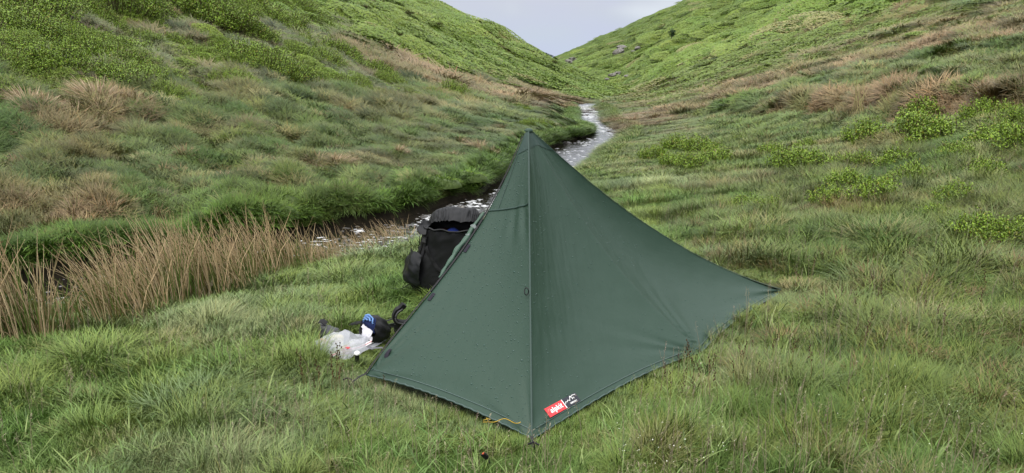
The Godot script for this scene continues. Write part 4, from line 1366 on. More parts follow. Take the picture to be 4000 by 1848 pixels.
	part("film", m.done(), film, t)
	# the folded, printed edge along the front
	var fp := PackedVector3Array()
	var fn := PackedVector3Array()
	for i in 24:
		var g := i / 23.0
		fp.append(Vector3(-0.03, 0.036, 0.135).lerp(Vector3(0.235, 0.066, -0.10), g) + Vector3(0, 0.006 * sin(g * 9.0), 0.012 * sin(g * PI)))
		fn.append(Vector3(0.2, 0.75, 0.6).normalized())
	part("folded_edge", strip(fp, fn, 0.022, 0.003), mat(Color(0.78, 0.74, 0.76), 0.45, 0.5), t)
	part("red_line", strip(PackedVector3Array(fp), fn, 0.005, 0.0045), mat(Color(0.6, 0.16, 0.16), 0.5, 0.4), t)
	for pk in [[Vector3(-1.145, 0.045, -4.335), Vector3(0.018, 0.035, 0.045), 0.7, Color(0.70, 0.33, 0.07), "orange"], [Vector3(-1.075, 0.075, -4.35), Vector3(0.045, 0.025, 0.03), 0.2, Color(0.72, 0.6, 0.2), "yellow"], [Vector3(-0.99, 0.045, -4.225), Vector3(0.03, 0.03, 0.03), 0.5, Color(0.55, 0.03, 0.06), "red"], [Vector3(-1.09, 0.04, -4.25), Vector3(0.02, 0.02, 0.03), 0.4, Color(0.08, 0.09, 0.2), "navy blue"], [Vector3(-0.95, 0.05, -4.34), Vector3(0.05, 0.022, 0.04), 0.3, Color(0.75, 0.76, 0.78), "white"]]:
		m = Mesher.new()
		var cpk := PackedVector3Array()
		for j in 7:
			for i in 12:
				var a := TAU * i / 12.0
				var f := PI * (j / 6.0)
				var q: Vector3 = Vector3(signf(cos(a)) * pow(absf(cos(a)), 0.5) * pow(sin(f), 0.5), -cos(f), signf(sin(a)) * pow(absf(sin(a)), 0.5) * pow(sin(f), 0.5)) * pk[1]
				cpk.append(q + Vector3(1, 1, 1) * 0.005 * n_fine.get_noise_3dv(q * 60.0))
		m.grid(cpk, 12, 7, true, PackedColorArray())
		var po := solo("food_packet", m.done(), mat(pk[3], 0.35, 0.5), pk[0])
		po.rotation.y = pk[2]
		tag(po, "%s food packet inside the clear plastic bag" % pk[4], "packet")
	# --- flat black dry bag behind the plastic bag
	o = Vector3(-1.15, 0.0, -4.47)
	t = thing("dry_bag", "empty black dry bag lying behind the clear plastic bag", "bag", o)
	rows = [
		[Vector3(-1.235, 0.10, -4.56), Vector3(-1.20, 0.10, -4.58), Vector3(-1.15, 0.03, -4.58), Vector3(-1.05, 0.02, -4.54)],
		[Vector3(-1.215, 0.125, -4.50), Vector3(-1.165, 0.115, -4.48), Vector3(-1.10, 0.11, -4.46), Vector3(-1.03, 0.065, -4.47)],
		[Vector3(-1.21, 0.07, -4.47), Vector3(-1.165, 0.085, -4.42), Vector3(-1.10, 0.085, -4.39), Vector3(-1.03, 0.05, -4.42)],
		[Vector3(-1.215, 0.02, -4.48), Vector3(-1.17, 0.02, -4.43), Vector3(-1.11, 0.02, -4.37), Vector3(-1.02, 0.02, -4.40)]]
	for r in rows:
		for i in r.size(): r[i] -= o
	part("body", sheet_mesh(rows, 9, 0.016, 9.0, 15), mat(Color(0.018, 0.019, 0.023), 0.4, 0.5), t)
	part("roll_top", strip(PackedVector3Array([Vector3(-0.07, 0.13, -0.05), Vector3(-0.045, 0.145, -0.02), Vector3(-0.015, 0.125, -0.01)]), PackedVector3Array([Vector3(-0.3, 0.8, 0.5), Vector3(0, 0.8, 0.6), Vector3(0, 0.8, 0.6)]), 0.035, 0.006), strap, t)
	part("buckle_strap", strip(PackedVector3Array([Vector3(0.09, 0.06, 0.02), Vector3(0.12, 0.085, 0.0), Vector3(0.15, 0.05, 0.01), Vector3(0.165, 0.03, 0.02)]), PackedVector3Array([Vector3.UP, Vector3(0, 0.8, 0.6), Vector3.UP, Vector3.UP]), 0.02, 0.005), strap, t)
	# --- black stuff sack with washing spilling out
	o = Vector3(-0.845, 0.0, -4.43)
	t = thing("stuff_sack", "open black stuff sack with white and blue cloth in its mouth", "bag", o)
	pts = PackedVector3Array()
	var axis := Vector3(-0.62, 0.28, 0.62).normalized()
	var sx := axis.cross(Vector3.UP).normalized()
	var sy := sx.cross(axis).normalized()
	for j in 30:
		var f := j / 24.0
		for i in 48:
			var a := TAU * i / 48.0
			var r := 0.100 * (pow(sin(minf(f, 1.0) * PI * 0.5 + 0.02), 0.55) if f < 0.6 else lerpf(0.93, 0.86, (f - 0.6) / 0.4))
			if f > 1.0: r = 0.100 * lerpf(0.84, 0.6, (f - 1.0) / 0.2)
			var l := -0.10 + 0.17 * (f if f <= 1.0 else 1.0 - (f - 1.0) * 2.0)
			var p := axis * l + sx * cos(a) * r + sy * sin(a) * r
			p += (sx * cos(a) + sy * sin(a)) * (0.010 * n_fine.get_noise_3dv(p * 26.0 + Vector3(4, 0, 0)) + 0.004 * sin(a * 9.0 + f * 4.0))
			p.y = maxf(p.y + 0.1, 0.012)
			pts.append(p)
	m = Mesher.new()
	m.grid(pts, 48, 30, true, PackedColorArray())
	part("sack", m.done(), black, t)
	part("drawcord", strip(PackedVector3Array([Vector3(0.04, 0.10, -0.09), Vector3(0.09, 0.09, -0.10), Vector3(0.12, 0.03, -0.09)]), PackedVector3Array([Vector3.UP, Vector3.UP, Vector3(0.5, 0.8, 0)]), 0.012, 0.003), strap, t)
	var face := o + axis * 0.055 + Vector3(0, 0.098, 0)
	var cl := thing("bundled_cloth", "white patterned cloth bundled in the mouth of the stuff sack", "clothing", face)
	var wr := []
	for j in 5:
		var row := []
		for i in 5:
			var a := (i / 4.0 - 0.5) * 2.0
			var b := (j / 4.0 - 0.5) * 2.0
			var k := maxf(0.0, 1.0 - 0.5 * (a * a + b * b))
			row.append(sx * a * -0.055 + sy * (b * 0.056 - 0.012) + axis * (0.03 * k))
		wr.append(row)
	part("cloth", sheet_mesh(wr, 9, 0.016, 16.0, 18), mat(Color(0.62, 0.62, 0.68), 0.8, 0.3), cl)
	face += sy * 0.012
	var cb := thing("bundled_cloth", "navy and pale blue cloth tucked above the white cloth in the sack", "clothing", face)
	m = Mesher.new()
	for k in 3:
		var ring := PackedVector3Array()
		for i in 14:
			var a := lerpf(0.2 + 0.4 * k, 2.5 + 0.2 * k, i / 13.0)
			ring.append(sx * cos(a) * -(0.055 - 0.014 * k) + sy * (0.03 + sin(a) * (0.05 - 0.012 * k)) + axis * (0.024 + 0.008 * k + 0.004 * sin(i * 1.3)))
		m.tube(ring, PackedFloat32Array([0.008 - 0.001 * k]), 6, Color.WHITE, 0.7)
	part("pale_blue_trim", m.done(), mat(Color(0.13, 0.24, 0.48), 0.8, 0.3), cb)
	part("navy_cloth", sheet_mesh([[sx * -0.05 + sy * 0.065 + axis * 0.01, sx * 0.0 + sy * 0.075 + axis * 0.015, sx * 0.05 + sy * 0.06 + axis * 0.01], [sx * -0.065 + sy * 0.03 + axis * 0.018, sx * 0.0 + sy * 0.035 + axis * 0.035, sx * 0.06 + sy * 0.03 + axis * 0.02], [sx * -0.07 + sy * -0.02 + axis * 0.01, sx * -0.04 + sy * 0.0 + axis * 0.02, sx * 0.02 + sy * 0.005 + axis * 0.02]], 8, 0.012, 14.0, 19), mat(Color(0.01, 0.018, 0.07), 0.8, 0.3), cb)
	# --- padded hip belt standing up in a curve by the door edge
	o = Vector3(-0.74, 0.0, -4.60)
	t = thing("hip_belt", "curved black padded hip belt beside the tent's door edge", "belt", o)
	var hp := PackedVector3Array([Vector3(0.06, 0.245, 0.08), Vector3(0.035, 0.215, 0.06), Vector3(0.005, 0.19, 0.05), Vector3(-0.012, 0.15, 0.04), Vector3(-0.002, 0.115, 0.03), Vector3(0.035, 0.095, 0.0), Vector3(0.09, 0.09, -0.03), Vector3(0.15, 0.08, -0.06)])
	var hq := PackedVector3Array()
	var hn := PackedVector3Array()
	for i in 36:
		var g := i / 35.0 * (hp.size() - 1.0)
		var k := mini(int(g), hp.size() - 2)
		hq.append(spline(hp[maxi(k - 1, 0)], hp[k], hp[k + 1], hp[mini(k + 2, hp.size() - 1)], g - k))
	for i in 36:
		var d: Vector3 = hq[mini(i + 1, 35)] - hq[maxi(i - 1, 0)]
		hn.append(d.cross(Vector3(0.3, 0.1, 1.0)).normalized())
	var hm := Mesher.new()
	for i in 35:
		hm.box((hq[i] + hq[i + 1]) * 0.5, (hq[i + 1] - hq[i]) * 0.55, hn[i] * 0.013, Vector3(0.25, 0.1, 1.0).normalized() * (0.042 + 0.004 * sin(i * 0.4)), Color.WHITE)
	part("padding", hm.done(), strap, t)
	var he := PackedVector3Array()
	for i in range(4, 32): he.append(hq[i] + Vector3(0.25, 0.1, 1.0).normalized() * 0.046 - hn[i] * 0.004)
	m = Mesher.new()
	m.tube(he, PackedFloat32Array([0.005]), 6, Color.WHITE)
	part("grey_edging", m.done(), mat(Color(0.12, 0.12, 0.13), 0.5, 0.5), t)
	m = Mesher.new()
	m.box(Vector3(-0.005, 0.05, 0.0), Vector3(0.014, 0, 0.006), Vector3(0, 0.035, 0), Vector3(-0.003, 0, 0.008), Color.WHITE)
	m.box(Vector3(-0.03, 0.075, -0.02), Vector3(0.04, 0.01, 0.01), Vector3(0, 0.012, 0), Vector3(0, 0, 0.004), Color.WHITE)
	part("buckle", m.done(), shiny, t)
	part("webbing", strip(PackedVector3Array([Vector3(-0.075, 0.10, -0.02), Vector3(-0.03, 0.115, -0.03), Vector3(0.0, 0.10, -0.02), Vector3(0.02, 0.03, 0.0), Vector3(0.02, 0.0, 0.02)]), PackedVector3Array([Vector3.UP, Vector3.UP, Vector3(0.6, 0.7, 0.3), Vector3(0.9, 0, 0.4), Vector3(0.9, 0, 0.4)]), 0.024, 0.004), strap, t)
	# --- small things
	t = thing("webbing_strap", "short black folded strap lying behind the stuff sack", "strap", Vector3(-1.02, 0.0, -4.68))
	part("band", strip(PackedVector3Array([Vector3(-0.045, 0.055, 0.0), Vector3(0.0, 0.07, 0.01), Vector3(0.035, 0.07, 0.0), Vector3(0.06, 0.085, -0.01)]), PackedVector3Array([Vector3.UP, Vector3(0.2, 0.8, 0.5), Vector3.UP, Vector3(-0.2, 0.8, 0.5)]), 0.03, 0.008), strap, t)
	t = thing("grey_strap", "flat grey strap on the grass by the tent's left hem", "strap", Vector3(-0.83, 0.0, -4.265))
	part("band", strip(PackedVector3Array([Vector3(-0.045, 0.055, -0.005), Vector3(-0.01, 0.045, 0.01), Vector3(0.005, 0.05, 0.012), Vector3(0.05, 0.048, 0.0)]), PackedVector3Array([Vector3.UP, Vector3(0.2, 0.8, 0.2), Vector3.UP, Vector3.UP]), 0.02, 0.004), mat(Color(0.10, 0.10, 0.12), 0.5, 0.5), t)
	t = thing("capped_tube", "small black tube with a white cap standing by the plastic bag", "tube", Vector3(-0.905, 0.0, -4.12))
	m = Mesher.new()
	m.tube(PackedVector3Array([Vector3(0, 0.0, 0), Vector3(0.003, 0.06, 0.01), Vector3(0.004, 0.068, 0.012)]), PackedFloat32Array([0.013, 0.014, 0.012]), 12, Color.WHITE)
	part("barrel", m.done(), shiny, t)
	m = Mesher.new()
	m.tube(PackedVector3Array([Vector3(0.004, 0.068, 0.012), Vector3(0.005, 0.078, 0.015), Vector3(0.005, 0.079, 0.0155)]), PackedFloat32Array([0.016, 0.016, 0.001]), 12, Color.WHITE)
	part("cap", m.done(), mat(Color(0.75, 0.75, 0.75), 0.4, 0.5), t)
	# pegs at the corners
	for pg in [[Vector3(0.100, 0.0, -3.06), "thin dark peg holding the near corner of the tent"], [Vector3(-0.885, 0.0, -3.80), "thin dark peg holding the left corner of the tent"], [Vector3(2.15, 0.0, -5.50), "thin dark peg holding the right corner of the tent"], [Vector3(1.195, 0.0, -4.14), "thin dark peg holding the middle of the tent's long hem"]]:
		t = thing("tent_peg", pg[1], "peg", pg[0])
		m = Mesher.new()
		m.tube(PackedVector3Array([Vector3(0.01, -0.06, 0.0), Vector3(-0.004, 0.045, 0.0), Vector3(-0.006, 0.05, 0.0)]), PackedFloat32Array([0.003, 0.004, 0.001]), 6, Color.WHITE)
		part("shaft", m.done(), black, t)
		m = Mesher.new()
		m.tube(PackedVector3Array([Vector3(-0.03, 0.035, 0.0), Vector3(-0.004, 0.046, 0.0), Vector3(0.022, 0.036, 0.01)]), PackedFloat32Array([0.0042]), 6, Color.WHITE)
		part("hook", m.done(), black, t)
	# spare guyline with an orange-flecked runner, lying in the grass by the camera
	t = thing("cord_runner", "black cord runner with orange fleck in the grass below the tent", "cord", Vector3(-0.115, 0.0, -2.93))
	m = Mesher.new()
	m.box(Vector3(0, 0.045, 0), Vector3(0.009, 0.003, 0), Vector3(-0.010, 0.014, 0.006), Vector3(0, 0, 0.004), Color.WHITE)
	m.tube(PackedVector3Array([Vector3(-0.01, 0.058, 0.0), Vector3(0.0, 0.066, 0.01), Vector3(0.012, 0.055, 0.012), Vector3(0.02, 0.02, 0.01)]), PackedFloat32Array([0.003]), 5, Color.WHITE)
	part("runner", m.done(), black, t)
	m = Mesher.new()
	m.box(Vector3(-0.008, 0.062, 0.006), Vector3(0.004, 0.002, 0), Vector3(0, 0.0025, 0), Vector3(0, 0, 0.003), Color.WHITE)
	part("fleck", m.done(), mat(Color(0.6, 0.12, 0.06), 0.5, 0.4), t)
	# loose yellow cord by the near hem
	t = thing("yellow_cord", "short loose yellow cord knotted to the tent's near hem", "cord", Vector3(-0.06, 0.0, -3.22))
	m = Mesher.new()
	var yc := PackedVector3Array()
	for i in 30:
		var g := i / 29.0
		var kn := smoothstep(0.35, 0.0, g)
		yc.append(Vector3(0.10 - 0.16 * minf(1.0, (1.0 - g) * 1.25) + 0.022 * kn * sin(g * 40.0), 0.085 + 0.008 * sin(g * 12.0) + 0.014 * kn * cos(g * 34.0), 0.03 + 0.01 * sin(g * 9.0)))
	m.tube(yc, PackedFloat32Array([0.002]), 5, Color.WHITE)
	part("cord", m.done(), mat(Color(0.42, 0.29, 0.04), 0.7, 0.4), t)

# ---------------------------------------------------------------- plants that can be told apart

func bush_mesh(sprigs: int, per: int, leaf: float, h: float, sd: int) -> Array:
	# [leaves, stems] of a low dome about 1 m in radius
	rng.seed = sd
	var m := Mesher.new()
	var w := Mesher.new()
	var lumps := noise(sd, 1.4, 2)
	for i in sprigs:
		var a := rnd(0, TAU)
		var q := sqrt(rng.randf())
		var edge := 1.0 + 0.35 * lumps.get_noise_2d(cos(a) * 2.0, sin(a) * 2.0)
		var foot := Vector3(cos(a), 0, sin(a)) * q * 0.75 * edge
		var top := Vector3(cos(a) * q * edge, h * (0.35 + 0.65 * sqrt(maxf(0.0, 1.0 - q * q))) * (1.0 + 0.5 * lumps.get_noise_2d(foot.x * 3.0 + 9.0, foot.z * 3.0)), sin(a) * q * edge)
		top += Vector3(rnd(-0.08, 0.08), rnd(-0.04, 0.08), rnd(-0.08, 0.08))
		var tint := rnd(0.75, 1.2)
		w.tube(PackedVector3Array([foot - Vector3(0, 0.06, 0), (foot + top) * 0.5 + Vector3(rnd(-0.04, 0.04), 0, rnd(-0.04, 0.04)), top]), PackedFloat32Array([0.012, 0.009, 0.005]), 3, Color(0.07, 0.06, 0.025))
		for k in per:
			var f := 1.0 - 0.75 * pow(k / float(per), 1.2)
			var p := foot.lerp(top, f) + Vector3(rnd(-1, 1), rnd(-0.6, 0.6), rnd(-1, 1)) * leaf * 1.3
			p.y = maxf(p.y, 0.0)
			var ax := Vector3(rnd(-1, 1), rnd(-0.1, 0.9), rnd(-1, 1)).normalized()
			var up := Vector3(rnd(-0.8, 0.8), 1, rnd(-0.8, 0.8)).normalized()
			var sd2 := ax.cross(up).normalized() * leaf * rnd(0.26, 0.4)
			var ln := ax * leaf * rnd(0.42, 0.62)
			var b := tint * rnd(0.7, 1.25)
			var col := Color(0.175, 0.275, 0.022) * b
			var z := rng.randf()
			if z < 0.18: col = Color(0.10, 0.17, 0.02) * b
			elif z < 0.24: col = Color(0.22, 0.20, 0.03) * b
			m.quad(p - ln, p - sd2, p + ln, p + sd2, col)
	return [m.done(), w.done()]

func plant(called: String, label: String, category: String, group: String, x: float, z: float, sc: Vector3, parts: Array, tilt := true, sink := 0.02) -> Node3D:
	var t := thing(called, label, category, ground(x, z) - Vector3(0, sink, 0), 0.0, group)
	var b := Basis(Vector3.UP, rnd(0, TAU))
	if tilt: b = slope_basis(x, z, 0.5) * b
	t.basis = b * Basis.from_scale(sc)
	for p in parts: part(p[0], p[1], p[2], t)
	return t

func rush_mesh(n: int, sd: int, dry: bool) -> ArrayMesh:
	rng.seed = sd
	var m := Mesher.new()
	for i in n:
		var a := rnd(0, TAU)
		var q := sqrt(rng.randf()) * 0.17
		var p := Vector3(cos(a) * q, -0.03, sin(a) * q)
		var h := 0.4 + 0.6 * pow(rng.randf(), 1.3) if dry else rnd(0.3, 0.75)
		var lean := Vector3(cos(a), 0, sin(a)) * rnd(0.0, 0.22) + Vector3(-0.2 + rnd(-0.22, 0.18), 0, rnd(-0.15, 0.15))
		if dry and rng.randf() < 0.22: lean += Vector3(rnd(-0.6, 0.5), 0, rnd(-0.4, 0.4))
		var mid := p + Vector3(0, h * 0.55, 0) + lean * 0.4 * h
		var tip := p + Vector3(0, h * (1.0 - 0.25 * lean.length()), 0) + lean * h
		var b := rnd(0.7, 1.25)
		var col := Color(0.37, 0.275, 0.155) * b
		if dry and rng.randf() < 0.5: col = Color(0.46, 0.36, 0.22) * b
		if not dry: col = Color(0.085, 0.13, 0.025) * b
		if not dry and rng.randf() < 0.3: col = Color(0.16, 0.13, 0.045) * b
		m.tube(PackedVector3Array([p, mid, tip]), PackedFloat32Array([0.0048, 0.0040, 0.0012]), 3, col)
		if dry and rng.randf() < 0.45:
			# seed cluster below the tip
			var s := mid.lerp(tip, 0.55)
			for k in 3:
				var o := Vector3(rnd(-1, 1), rnd(-0.3, 1), rnd(-1, 1)) * 0.012
				m.tri(s, s + o + Vector3(0.006, 0.004, 0), s + o * 1.4 + Vector3(-0.004, 0.01, 0.004), Color(0.10, 0.06, 0.03))
	return m.done()

func tussock_mesh(n: int, sd: int, hi: float, wind: float, width: float, tints: Array) -> ArrayMesh:
	rng.seed = sd
	var m := Mesher.new()
	for i in n:
		var a := rnd(0, TAU)
		var q := sqrt(rng.randf())
		var out := Vector2(cos(a), sin(a)) * (0.25 + 0.8 * q) + Vector2(wind, 0) + Vector2(rnd(-1, 1), rnd(-1, 1)) * 0.25
		var col: Color = tints[rng.randi() % tints.size()] * rnd(0.7, 1.25)
		add_blade(m, Vector3(cos(a) * q * 0.45, -0.05, sin(a) * q * 0.45), out.angle(), rnd(0.6, 1.1) * hi, clampf(out.length() * 0.35, 0.05, 0.9), rnd(0.8, 1.9), width * rnd(0.7, 1.3), col, 5)
	return m.done()

func mound_mesh(n: int, sd: int) -> ArrayMesh:
	# a dome of turf with short blades all over it
	rng.seed = sd
	var m := Mesher.new()
	var lumps := noise(sd, 1.2, 2)
	var pts := PackedVector3Array()
	var top := func(x: float, z: float) -> float:
		return (0.62 + 0.25 * lumps.get_noise_2d(x, z)) * sqrt(maxf(0.0, 1.0 - minf(1.0, x * x + z * z))) - 0.05
	for j in 9:
		for i in 20:
			var a := TAU * i / 20.0
			var r := sin(j / 8.0 * PI * 0.5)
			pts.append(Vector3(cos(a) * r, top.call(cos(a) * r, sin(a) * r) - 0.03, sin(a) * r))
	m.grid(pts, 20, 9, true, PackedColorArray([Color(0.05, 0.075, 0.015)]))
	for i in n:
		var a := rnd(0, TAU)
		var q := pow(rng.randf(), 0.42)
		var x := cos(a) * q
		var z := sin(a) * q
		var b := rnd(0.7, 1.25)
		var col := Color(0.14, 0.25, 0.02) * b
		if rng.randf() < 0.25: col = Color(0.17, 0.23, 0.03) * b
		add_blade(m, Vector3(x, top.call(x, z) - 0.02, z), a + rnd(-0.5, 0.5), rnd(0.12, 0.26), 0.2 + 0.9 * q, rnd(0.2, 0.9), 0.022, col, 2)
	return m.done()

func make_plants() -> void:
	var leafm := mat(Color.WHITE, 0.5, 0.4, true)
	leafm.backlight_enabled = true
	leafm.backlight = Color(0.14, 0.18, 0.03)
	var plainm := mat(Color.WHITE, 0.75, 0.35, true)
	var grassm := mat(Color.WHITE, 0.6, 0.35, true)
	grassm.backlight_enabled = true
	grassm.backlight = Color(0.10, 0.11, 0.03)
	# bilberry
	var bl := []
	var br := []
	for i in 5: bl.append(bush_mesh(230, 28, 0.043, 0.55, 300 + i))
	for i in 4: br.append(bush_mesh(120, 18, 0.08, 0.62, 320 + i))
	rng.seed = 33
	for q in BUSH_LEFT:
		for k in 3:
			var r: float = q[2] * (rnd(1.1, 1.4) if k == 0 else rnd(0.6, 0.95))
			var x: float = q[0] + (0.0 if k == 0 else rnd(-1.3, 1.3) * q[2])
			var z: float = q[1] + (0.0 if k == 0 else rnd(-1.3, 1.3) * q[2])
			if k == 2 and rng.randf() < 0.45: continue
			var v: Array = bl[rng.randi() % 5]
			var dist := Vector2(x, z).length()
			var label := "bright green bilberry bush high on the left hill by the brown grass band"
			if dist < 17.0: label = "small bilberry bush standing alone in grass low on the left slope"
			elif x < -12.0: label = "bright green bilberry bush among those nearest the upper left corner"
			elif dist < 24.0: label = "bright green bilberry bush above the brown tussock patch on the left"
			elif dist < 34.0: label = "bright green bilberry bush halfway up the left hillside"
			plant("bilberry_bush", label, "bush", "bilberry bushes on the left hillside", x, z, Vector3(r, r * rnd(0.9, 1.25), r), [["foliage", v[0], leafm], ["stems", v[1], plainm]], true, 0.03)
	for q in BUSH_RIGHT:
		var v: Array = br[rng.randi() % 4]
		var label := "yellow green bilberry bush halfway up the grass right of the tent"
		if q[0] < 4.2: label = "yellow green bilberry bush right behind the tent, near the stream"
		elif q[1] > -8.6: label = "yellow green bilberry bush at the right edge, nearest the camera"
		elif q[0] > 6.0: label = "yellow green bilberry bush below the brown turf bank on the right"
		var r: float = q[2] * rnd(1.0, 1.35)
		plant("bilberry_bush", label, "bush", "bilberry bushes in the grass right of the tent", q[0], q[1], Vector3(r, r * rnd(1.2, 1.5), r), [["foliage", v[0], leafm], ["stems", v[1], plainm]], true, 0.0)
	# dry tussocks
	var dry := [Color(0.25, 0.165, 0.09), Color(0.33, 0.25, 0.16), Color(0.15, 0.095, 0.045), Color(0.12, 0.13, 0.035)]
	var tus := []
	for i in 4: tus.append(tussock_mesh(230, 350 + i, 1.05, 0.7, 0.024, dry))
	rng.seed = 35
	for q in TUSSOCKS:
		var left: bool = q[0] < 3.5
		var d := Vector2(q[0], q[1]).length()
		var label := "brown dry grass tussock on the right hand hillside"
		if left:
			if q[0] < -7.5: label = "brown windblown tussock in the patch near the photo's left edge"
			elif d < 14.0: label = "brown windblown tussock low on the far bank of the stream"
			elif d < 20.0: label = "brown windblown tussock on the left slope behind the stream bank"
			else: label = "small brown tussock farther up the left hillside"
		var r: float = q[2] * rnd(0.8, 1.15)
		plant("grass_tussock", label, "grass tussock", "dry tussocks across the stream" if left else "dry tussocks on the right hillside", q[0], q[1], Vector3(r * rnd(0.9, 1.4), r * rnd(0.8, 1.15), r), [["blades", tus[rng.randi() % 4], grassm]], true)
	# bright mounds along the banks
	var mo := []
	for i in 3: mo.append(mound_mesh(700, 360 + i))
	rng.seed = 37
	for q0 in MOUNDS:
		var q: Array = [q0[0], q0[1], q0[2]]
		land(q[0], q[1])
		for k in 12:
			if at_e > 0.25: break
			q[0] += AP.x * 0.08 * signf(at_s)
			q[1] += AP.y * 0.08 * signf(at_s)
			land(q[0], q[1])
		var r: float = q[2] * rnd(1.15, 1.45)
		plant("turf_mound", "rounded bright green turf mound on the stream bank", "mound", "turf mounds on the stream banks", q[0], q[1], Vector3(r, r * rnd(0.55, 0.8), r), [["turf", mo[rng.randi() % 3], grassm]], false, 0.03)
	# rushes
	var rd := []
	var rg := []
	for i in 5:
		rd.append(rush_mesh(30, 370 + i, true))
		rg.append(rush_mesh(34, 380 + i, false))
	rng.seed = 39
	for q in RUSHES:
		var h: float = q[2]
		if n_fine.get_noise_2d(q[0] * 1.6 + 60.0, q[1] * 1.6) < -0.2: continue      # gaps in the stand
		var k := rng.randi() % 5
		var label := "tall dry tan rush clump at the left edge of the near bank"
		if q[0] > -2.9 and q[1] < -4.6: label = "dry tan rush clump midway along the near stream bank"
		if q[1] < -6.3: label = "short dry rush clump on the near bank close to the rucksack"
		var t := plant("rush_clump", label, "rushes", "rushes along the near bank", q[0], q[1], Vector3(0.8, h * rnd(0.6, 1.25), 0.8), [["dry_stems", rd[k], plainm], ["green_stems", rg[(k + 2) % 5], plainm]], false)
		t.basis = Basis(Vector3.UP, rnd(-0.6, 0.6)) * Basis.from_scale(t.basis.get_scale())
	# one tall pale clump and one green tuft on the right hand slope
	rng.seed = 47
	var ts := Mesher.new()
	for i in 16:
		var a := rnd(-0.5, 0.5)
		var h := rnd(0.75, 1.15)
		ts.tube(PackedVector3Array([Vector3(rnd(-0.2, 0.2), 0, rnd(-0.2, 0.2)), Vector3(a * 0.3, h * 0.5, rnd(-0.1, 0.1)), Vector3(a, h, rnd(-0.2, 0.2))]), PackedFloat32Array([0.006, 0.005, 0.002]), 3, Color(0.40, 0.36, 0.17) * rnd(0.8, 1.2))
	plant("tall_stalks", "tall thin straw coloured stalks standing on the right hand slope", "grass stalks", "", 7.35, -16.0, Vector3.ONE, [["stalks", ts.done(), plainm]], false)
	plant("green_tuft", "single fresh green rush tuft on the right hand slope", "grass tuft", "", GREEN_TUFT[0], GREEN_TUFT[1], Vector3(0.42, 0.42, 0.42), [["blades", tussock_mesh(420, 348, 0.9, 0.0, 0.016, [Color(0.09, 0.17, 0.03), Color(0.12, 0.19, 0.04)]), grassm]], false)
	# heather
	var hm := bush_mesh(80, 12, 0.11, 0.6, 340)
	var hmat := mat(Color(0.30, 0.17, 0.75), 0.85, 0.25, true)
	rng.seed = 41
	for q in HEATHER:
		plant("heather_clump", "dark heather clump high on the left hill", "heather", "heather clumps on the left hill", q[0], q[1], Vector3(q[2] * 1.7, q[2] * 1.5, q[2] * 1.7), [["foliage", hm[0], hmat]], false, -0.15)
	# seed stalks
	var sk := []
	for i in 5:
		rng.seed = 390 + i
		var m := Mesher.new()
		var tip := Vector3(rnd(-0.05, 0.05), 0.20, rnd(-0.05, 0.05))
		m.tube(PackedVector3Array([Vector3(0, -0.02, 0), tip * 0.55 + Vector3(0.008, 0, 0), tip]), PackedFloat32Array([0.0016, 0.0014, 0.0008]), 3, Color(0.16, 0.12, 0.05))
		var hd := Mesher.new()
		for k in 7:
			var p := tip * lerpf(0.68, 1.02, k / 6.0) + Vector3(rnd(-0.007, 0.007), 0, rnd(-0.007, 0.007))
			var c := Color(0.055, 0.03, 0.018) * rnd(0.8, 1.5)
			hd.tube(PackedVector3Array([p, p + Vector3(rnd(-0.003, 0.003), 0.005, rnd(-0.003, 0.003)), p + Vector3(rnd(-0.005, 0.005), 0.011, rnd(-0.005, 0.005))]), PackedFloat32Array([0.0012, 0.0038, 0.0008]), 5, c)
		sk.append([m.done(), hd.done()])
	rng.seed = 43
	for q in STALKS:
		if tent_outside(q[0], q[1]) < 0.12: continue
		var v: Array = sk[rng.randi() % 5]
		var lab := "thin stalk with dark brown seed heads in the grass right of the tent" if q[0] > 0.2 else "thin stalk with dark brown seed heads by the tent's left corner"
		plant("seed_stalk", lab, "seed stalk", "seed stalks right of the tent" if q[0] > 0.2 else "seed stalks by the left corner", q[0], q[1], Vector3.ONE * rnd(0.75, 1.15), [["stem", v[0], plainm], ["seed_heads", v[1], plainm]], false, 0.0)
	# a lone small tree on the far hillside
	var lt := thing("small_tree", "lone small dark green tree on the far right hillside", "tree", ground(LONE_TREE[0], LONE_TREE[1]))
	rng.seed = 45
	var tm := Mesher.new()
	tm.tube(PackedVector3Array([Vector3(0, -0.2, 0), Vector3(0.1, 1.2, 0), Vector3(0.0, 2.6, 0.1)]), PackedFloat32Array([0.16, 0.11, 0.04]), 6, Color(0.05, 0.04, 0.03))
	for k in 6:
		var a := rnd(0, TAU)
		tm.tube(PackedVector3Array([Vector3(0.05, 0.9 + 0.25 * k, 0), Vector3(cos(a) * 0.7, 1.4 + 0.25 * k, sin(a) * 0.7)]), PackedFloat32Array([0.05, 0.02]), 4, Color(0.05, 0.04, 0.03))
	part("trunk", tm.done(), plainm, lt)
	var cm := Mesher.new()
	for k in 14:
		var c := Vector3(rnd(-0.7, 0.7), rnd(1.2, 3.0), rnd(-0.7, 0.7))
		for i in 60:
			var p := c + Vector3(rnd(-1, 1), rnd(-1, 1), rnd(-1, 1)).normalized() * rnd(0.2, 0.5)
			var ax := Vector3(rnd(-1, 1), rnd(-1, 1), rnd(-1, 1)).normalized() * 0.13
			var sd := ax.cross(Vector3(rnd(-1, 1), 1, rnd(-1, 1))).normalized() * 0.07
			cm.quad(p - ax, p - sd, p + ax, p + sd, Color(0.045, 0.085, 0.04) * rnd(0.7, 1.3))
	part("crown", cm.done(), plainm, lt)

# ---------------------------------------------------------------- stones

